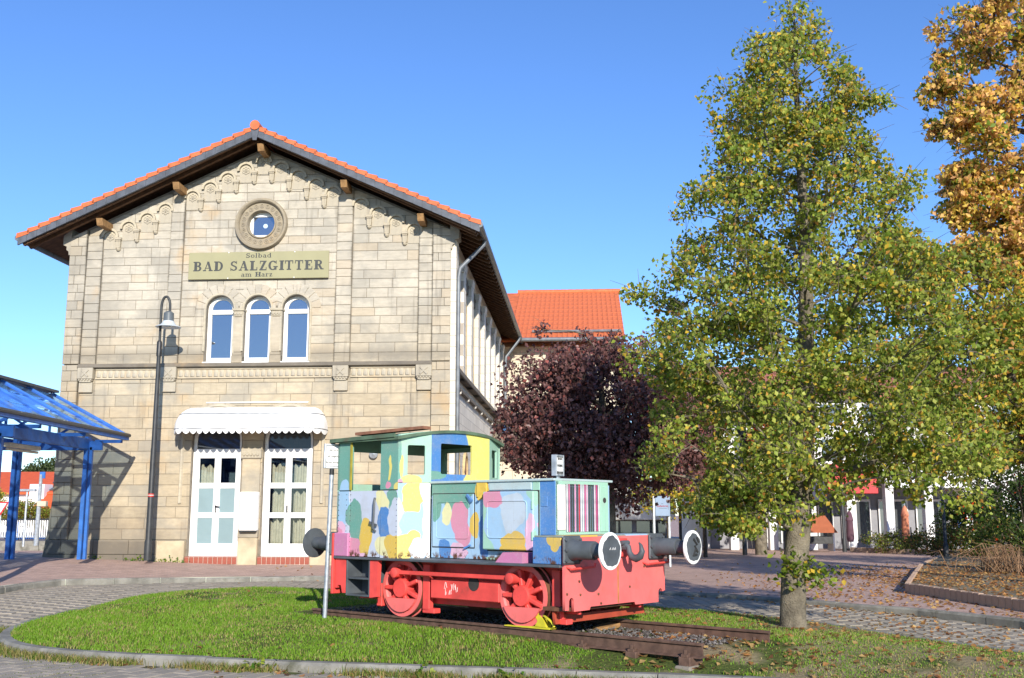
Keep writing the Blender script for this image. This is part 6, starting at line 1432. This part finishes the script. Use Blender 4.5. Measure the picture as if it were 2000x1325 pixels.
# weeds at the foot of the wall and by the kerb
for x, y, n, s in ((-8.85, 27.22, 40, .10), (-9.6, 27.25, 40, .11), (-10.8, 27.45, 22, .09), (-8.45, 27.18, 26, .09), (-2.8, 11.86, 40, .11), (-.05, 11.22, 34, .10), (-.95, 11.45, 30, .09)):
    z = float(pave_z(np.float64(x), np.float64(y))) if y > 20 else 0.
    P = np.stack([nrg.normal(0, s * (1.6 if y > 20 else .9), n), nrg.normal(0, s * .45, n), np.abs(nrg.normal(0, s * .5, n)) + .01], 1); V, F, C = leaves(P, s * .55, pick([(G2, 50), ((.09, .2, .02), 40)], n), .4)
    w_ = link('weed_tuft', np_mesh('weed_tuft', V, F, leaf_m, C), None, (x, y, z)); tag(w_, kind='stuff')

# ------------------------------------------------------------------ shops across the plaza
SZ = .12; SY = 46.0
rw_ = M('white_render', (.78, .77, .75), .8, .05, 2, .1)
sh_glass = glass_material('shop_glass', .12, (.04, .05, .055), (.7, .8, .9))
red_sign = M('red_fascia', (.55, .035, .04), .45, .06, 3, .05); navy = M('navy_fascia', (.02, .022, .06), .5, .06, 3, .05); roof_r = M('red_brown_roof', (.36, .13, .085), .8, .2, 3, .3); grey_r = M('grey_render', (.26, .26, .28), .8, .08, 3, .1)
SH = Thing('shop_building', 'white arcaded shop building with red fascia across the plaza', 'building', (4.3, SY, SZ))
def S(name, mb, mat, **k): return SH.part(name, mb, mat, **k)
S('wall', MB().box(4.6, 26, 2.2, 10, 0, 6.7).box(4.6, 26, 0, 2.2, 3.0, 6.7), rw_)
S('roof', MB().prism([(-.4, 6.7), (5., 8.7), (10.4, 6.7), (10.4, 6.55), (-.4, 6.55)], 4.4, 26.2, 'yz'), roof_r)
S('shop_front', MB().box(4.7, 26, 2.12, 2.19, 0.0, 3.0), grey_r)
for i in range(11):
    x = 5.35 - .18 + i * 1.7; S('column', MB().cbox(x, x + .36, -.02, .4, 0, 3.0, .02), rw_)
    if i < 10:
        f_ = S('shop_window', MB().box(x + .4, x + 1.66, 2.04, 2.11, .35, 2.1), sh_glass)
        link('frame', MB().box(x + .36, x + .42, 2.0, 2.035, .25, 2.2).box(x + 1.64, x + 1.70, 2.0, 2.035, .25, 2.2).box(x + .42, x + 1.64, 2.0, 2.035, 2.1, 2.2).box(x + 1.0, x + 1.06, 2.0, 2.035, .25, 2.1).mesh('frame', rw_), f_)
        if i > 5: link('poster', MB().box(x + .5, x + .95, 1.98, 1.999, .8, 1.9).mesh('poster', M('blue_poster', (.10, .2, .5), .5, .5, 6, 0)), f_)
for i in range(11):
    for z0 in (3.75, 5.3):
        x = 5.4 + i * 1.9; w_ = S('window', MB().box(x, x + 1.1, -.03, .03, z0, z0 + 1.1), rw_); link('pane', MB().box(x + .08, x + 1.02, -.04, -.031, z0 + .08, z0 + 1.02).mesh('pane', sh_glass), w_)
S('fascia', MB().cbox(9.45, 11.6, -.22, -.03, 2.42, 3.7, .02), red_sign); S('fascia', MB().cbox(7.9, 9.35, -.18, -.03, 2.05, 3.05, .02), navy); S('fascia', MB().cbox(12.0, 16.8, -.1, -.03, 2.66, 3.4, .02), rw_)
S('fascia', MB().cbox(4.7, 7.5, -.16, -.03, 2.6, 3.0, .02), M('yellow_fascia', (.55, .38, .05), .5, .05, 3, .05))
LW = Thing('low_shop', 'low white flat-roofed shop left of the arcades', 'building', (2.2, 44, SZ))
LW.part('wall', MB().box(0, 4.4, .3, 6, 0, 1.3), grey_r); LW.part('fascia', MB().cbox(-.3, 4.6, 0, 6, 1.3, 2.9, .03), rw_)
for i in range(3): w_ = LW.part('window', MB().box(.2 + i * 1.4, 1.4 + i * 1.4, .24, .29, .25, 1.25), sh_glass)
def umbrella(label, x, y, col, h=1.9):
    T = Thing('closed_parasol', label, 'parasol', (x, y, .15)); T.part('pole', MB().tube([(0, 0, 0), (0, 0, h + .05)], .025, 8), galv); T.part('canopy', MB().lathe([(.0, h), (.10, h - .15), (.17, h - .45), (.14, h - .5), (.17, .5), (.12, .35), (.03, .35)], (0, 0, 0), (0, 0, 1), 10), col, True); T.part('base', MB().lathe([(.25, 0), (.25, .06), (.05, .09)], (0, 0, 0), (0, 0, 1), 14), iron)
umbrella('closed salmon-orange parasol standing right of the shop columns', 16.55, 44.6, M('salmon_cloth', (.60, .22, .12), .85, .12, 5, .3))
umbrella('closed mauve-grey parasol before the yellow shop window', 11.95, 44.6, M('mauve_cloth', (.30, .24, .26), .85, .12, 5, .3))
umbrella('closed dark plum parasol beside the white shop column', 14.4, 45.2, M('plum_cloth', (.12, .06, .08), .85, .12, 5, .3), 1.7)
MS = Thing('market_stand', 'low stand with an orange-red pitched cover in front of the shops', 'stand', (12.6, 44.3, .15))
MS.part('cover', MB().prism([(-.75, .75), (.85, .75), (.35, 1.45), (-.75, 1.5)], -.5, .5), M('orange_cover', (.33, .10, .045), .8, .1, 4, .2))
for x in (-.65, .7): MS.part('leg', MB().cbox(x - .03, x + .03, -.4, .4, 0, .75, .005), rw_)
MS.part('counter', MB().cbox(-.6, .65, -.42, .42, .3, .6, .01), iron)
for lab, x, y, h in (('slim black plaza lamp post left of the maple', 6.35, 40, 4.2), ('slim black plaza lamp post beside the maple trunk', 8.75, 40, 4.4), ('black lamp post rising from the raised bed at right', 14.35, 35.2, 4.0), ('grey plaza lamp post before the red fascia', 13.5, 43.2, 4.2)):
    T = Thing('lamp_post', lab, 'lamp post', (x, y, .15)); T.part('pole', MB().lathe([(.09, 0), (.09, .5), (.06, .55), (.05, h)], (0, 0, 0), (0, 0, 1), 10), lampm, True); T.part('lantern', MB().lathe([(.06, h), (.2, h + .1), (.22, h + .35), (.05, h + .5)], (0, 0, 0), (0, 0, 1), 12), lampm, True)
SB = Thing('signboard', 'pale blue signboard on two posts lettered in dark red', 'sign', (4.26, 30, .2))
SB.part('board', MB().cbox(-.20, .22, -.03, .03, 1.42, 1.98, .008), M('pale_blue_board', (.22, .30, .42), .4, .06, 3, .05))
for x in (-.235, .2): SB.part('post', MB().cbox(x - .03, x + .03, -.02 if x < 0 else .035, .05 if x < 0 else .1, 0, 1.98, .006), galv)
SB.part('lettering', text_mesh('Studienkreis', .082, (-.0, -.032, 1.70), (1, 0, 0), (0, 0, 1), M('dark_red_print', (.30, .03, .05), .6, .05, 3, 0), .001, .001, .80))
SB.part('lettering', MB().box(-.1, .13, -.0325, -.0305, 1.632, 1.64), ink); SB.part('bracket_mark', MB().box(.165, .172, -.0325, -.0305, 1.60, 1.78).box(.15, .1645, -.0325, -.0305, 1.77, 1.78), ink)
# plant pots on the terrace parapet (in the station's frame)
def at_b(s_, d, z): c, s2 = math.cos(R(3.84)), math.sin(R(3.84)); return (-1.614 + s_ * c + d * s2, 27.0 - s_ * s2 + d * c, z)
for lab, s_, col, w in (('blue plant pot on the terrace parapet by the downpipe', .35, (.04, .12, .28), .15), ('dark blue plant pot with reeds on the terrace parapet', .72, (.04, .045, .13), .19)):
    T = Thing('plant_pot', lab, 'plant pot', at_b(s_, 13.3, 4.75), BR); T.part('pot', MB().cbox(-w, w, -w, w, 0, .34, .02), M('glazed_pot_%d' % int(s_ * 100), col, .35, .1, 4, .05))
    mb = MB()
    for i in range(22): a = rnd.uniform(0, 6.28); h = rnd.uniform(.4, 1.1) if s_ > .5 else rnd.uniform(.3, .7); mb.tube([(rnd.gauss(0, .05), rnd.gauss(0, .05), .3), (math.cos(a) * .1, math.sin(a) * .1, .3 + h * .6), (math.cos(a) * .25, math.sin(a) * .2, .3 + h)], [.008, .006, .002], 4, False)
    T.part('plant', mb, M('reed_stalks' if s_ > .5 else 'red_stalks', (.38, .30, .14) if s_ > .5 else (.24, .09, .06), .9, .2, 8, .2))

# ------------------------------------------------------------------ left background: platform wall, railing, house, trees
pw = Thing('platform_wall', 'low concrete platform wall behind the canopy', 'wall', (-25, 49, .0))
for i in range(5): pw.part('slab', MB().cbox(-4 + i * 2.4, -4 + (i + 1) * 2.4 - .02, 0, .4, -.2, .44, .01), kerb_mat)
pw.part('platform', MB().box(-6, 8, .405, 12, -.2, .42), M('platform_paving', (.26, .20, .18), .9, .1, 3, .2))
rl = Thing('railing', 'white upright-bar railing with dark top rail on the platform wall', 'railing', (-25, 50, .42))
rl.part('rail', MB().cbox(-4, 8, -.03, .03, .95, 1.02, .01), iron); rl.part('rail', MB().cbox(-4, 8, -.02, .02, .14, .19, .01), galv)
bm_ = MB().box(-.030, .030, -.012, .012, .191, .95); me = bm_.mesh('bar', white_paint)
for i in range(109): o_ = rl.part('bar', me); o_.location.x = -4 + .11 * i + .05
for i in range(6): rl.part('post', MB().cbox(-3.9 + i * 2.3, -3.80 + i * 2.3, .035, .10, 0, 1.05, .008), iron)
bb_ = Thing('platform_barrier', 'blue painted platform barrier behind the white railing', 'barrier', (-22.6, 51.5, .42)); bb_.part('bar', MB().cbox(-2.0, 1.4, -.03, .03, .05, .2, .01), blue)
for x in (-1.4, .3): bb_.part('post', MB().cbox(x - .07, x + .07, -.05, .05, 0, .85, .01), blue)
HS = Thing('house', 'white house with orange tiled roof and roof windows beyond the railing', 'house', (-41, 80, .3))
HS.part('wall', MB().box(-6, 6.2, 0, 9, 0, 3.0), rw_); otile = M('bright_orange_roof', lin(232, 104, 58, .75), .7, .08, 3, .1)
rf2 = HS.part('roof', MB().prism([(-.4, 2.95), (5.5, 4.72), (9.8, 3.2), (9.8, 3.05), (-.4, 2.80)], -6.3, 6.6, 'yz'), otile)
HS.part('chimney_tower', MB().cbox(4.8, 5.9, -.9, .6, 0, 3.55, .02), rw_); HS.part('dormer', MB().prism([(5.2, 4.3), (6.9, 4.3), (6.0, 5.1)], 2.4, 3.6), M('blue_dormer', (.08, .11, .3), .6, .05, 3, 0))
for x, y in ((5.6, 2.6), (5.9, .6)): z = 2.95 + (y + .4) * .30; w_ = HS.part('roof_window', MB().bar((x, y - .6, z - .12), (x, y + .6, z + .24), .7, .1, (0, 0, 1)), sh_glass)
for i in range(4): w_ = HS.part('window', MB().box(-4.5 + i * 2, -3.5 + i * 2, -.05, .05, 1.0, 2.0), sh_glass)
GR = Thing('brick_annex', 'dark brick annex with orange roof right of the white house', 'house', (-34.3, 78, .3)); GR.part('wall', MB().box(-.9, 3, 0, 6, 0, 1.7), M('dark_brick', (.13, .10, .10), .9, .2, 4, .3)); GR.part('roof', MB().prism([(-.3, 1.6), (3, 3.6), (6.3, 1.6)], -1.1, 3.2, 'yz'), otile)
mpst = Thing('mast', 'slim grey mast with a small box lamp beside the railing', 'mast', (-17.9, 40, .2)); mpst.part('pole', MB().lathe([(.09, .3), (.06, 2.95)], (0, 0, 0), (0, 0, 1), 10), galv); mpst.part('lamp_box', MB().cbox(-.05, .3, -.1, .1, 1.75, 1.95, .02), M('cream_fitting')); mpst.part('sign_plate', MB().cbox(-.05, .16, -.03, .03, 2.8, 3.05, .01), blue)
T = Thing('lamp_mast', 'thin pale lamp mast behind the left canopy post', 'mast', (-19.3, 42, .4)); T.part('pole', MB().lathe([(.05, 0), (.04, 2.2)], (0, 0, 0), (0, 0, 1), 8), galv); T.part('lamp', MB().cbox(-.35, .35, -.08, .08, 2.15, 2.25, .02), galv)
yt = Thing('yield_sign', 'small red and white triangular yield sign behind the railing', 'sign', (-20.3, 42, .4)); yt.part('border', MB().prism([(-.32, 1.75), (.32, 1.75), (0, 1.2)], -.01, .0), red_sign); yt.part('face', MB().prism([(-.22, 1.69), (.22, 1.69), (0, 1.32)], -.015, -.011), rw_); yt.part('pole', MB().tube([(0, .03, 0), (0, .03, 1.7)], .03, 8), galv)
shrub('round_bush', 'rounded olive-brown bush before the white house', blob_clusters(-31.9, 69, 1.5, 1.9, 1.2, .75, 50, (.4, .6), (130, 190)), (-31.9, 69, .3), .1, [(G2, 40), ((.20, .15, .03), 40), (OR, 10)])
shrub('yellow_bush', 'yellow-green bush at the far left behind the canopy post', blob_clusters(-34.2, 69, 2.2, .9, 1.2, 1.3, 40, (.35, .5), (110, 170)), (-34.2, 69, .3), .1, [(G3, 50), (YE, 25), (G2, 25)])
for lab, x, y, z, rx, rz in (('broad far tree above the orange roof next to the station corner', -52, 120, 5.6, 3.6, 2.0), ('far tree above the orange roof at the left edge', -58, 120, 4.7, 3.0, 1.6), ('hazy far tree crown between the two canopy posts', -55.5, 125, 4.6, 2.6, 1.5)):
    tree('far_tree', lab, 'tree', (x, y, .3), [(x, y, .2, .3), (x, y, 3, .2), (x, y, 5.5, .06)], blob_clusters(x, y, z, rx, 2.5, rz, 45, (.7, 1.1), (90, 130)), .3, [((.07, .10, .035), 50), ((.10, .13, .05), 50)], bark_dk, lift=.4, group='far trees beyond the house')
fg = Thing('wall_lamp', 'small round floodlight on the station wall behind the cab', 'lamp', (-1.614, 27.0, 0), BR, zoff=3.1); fg.part('body', MB().lathe([(.03, 0), (.11, .05), (.11, .12), (.0, .14)], (-1.95, -.02, 3.22), (0, -1, -.2), 16), galv, True); fg.part('bracket', MB().cbox(-1.97, -1.93, -.10, .0, 3.14, 3.24, .004), iron)
bird = None
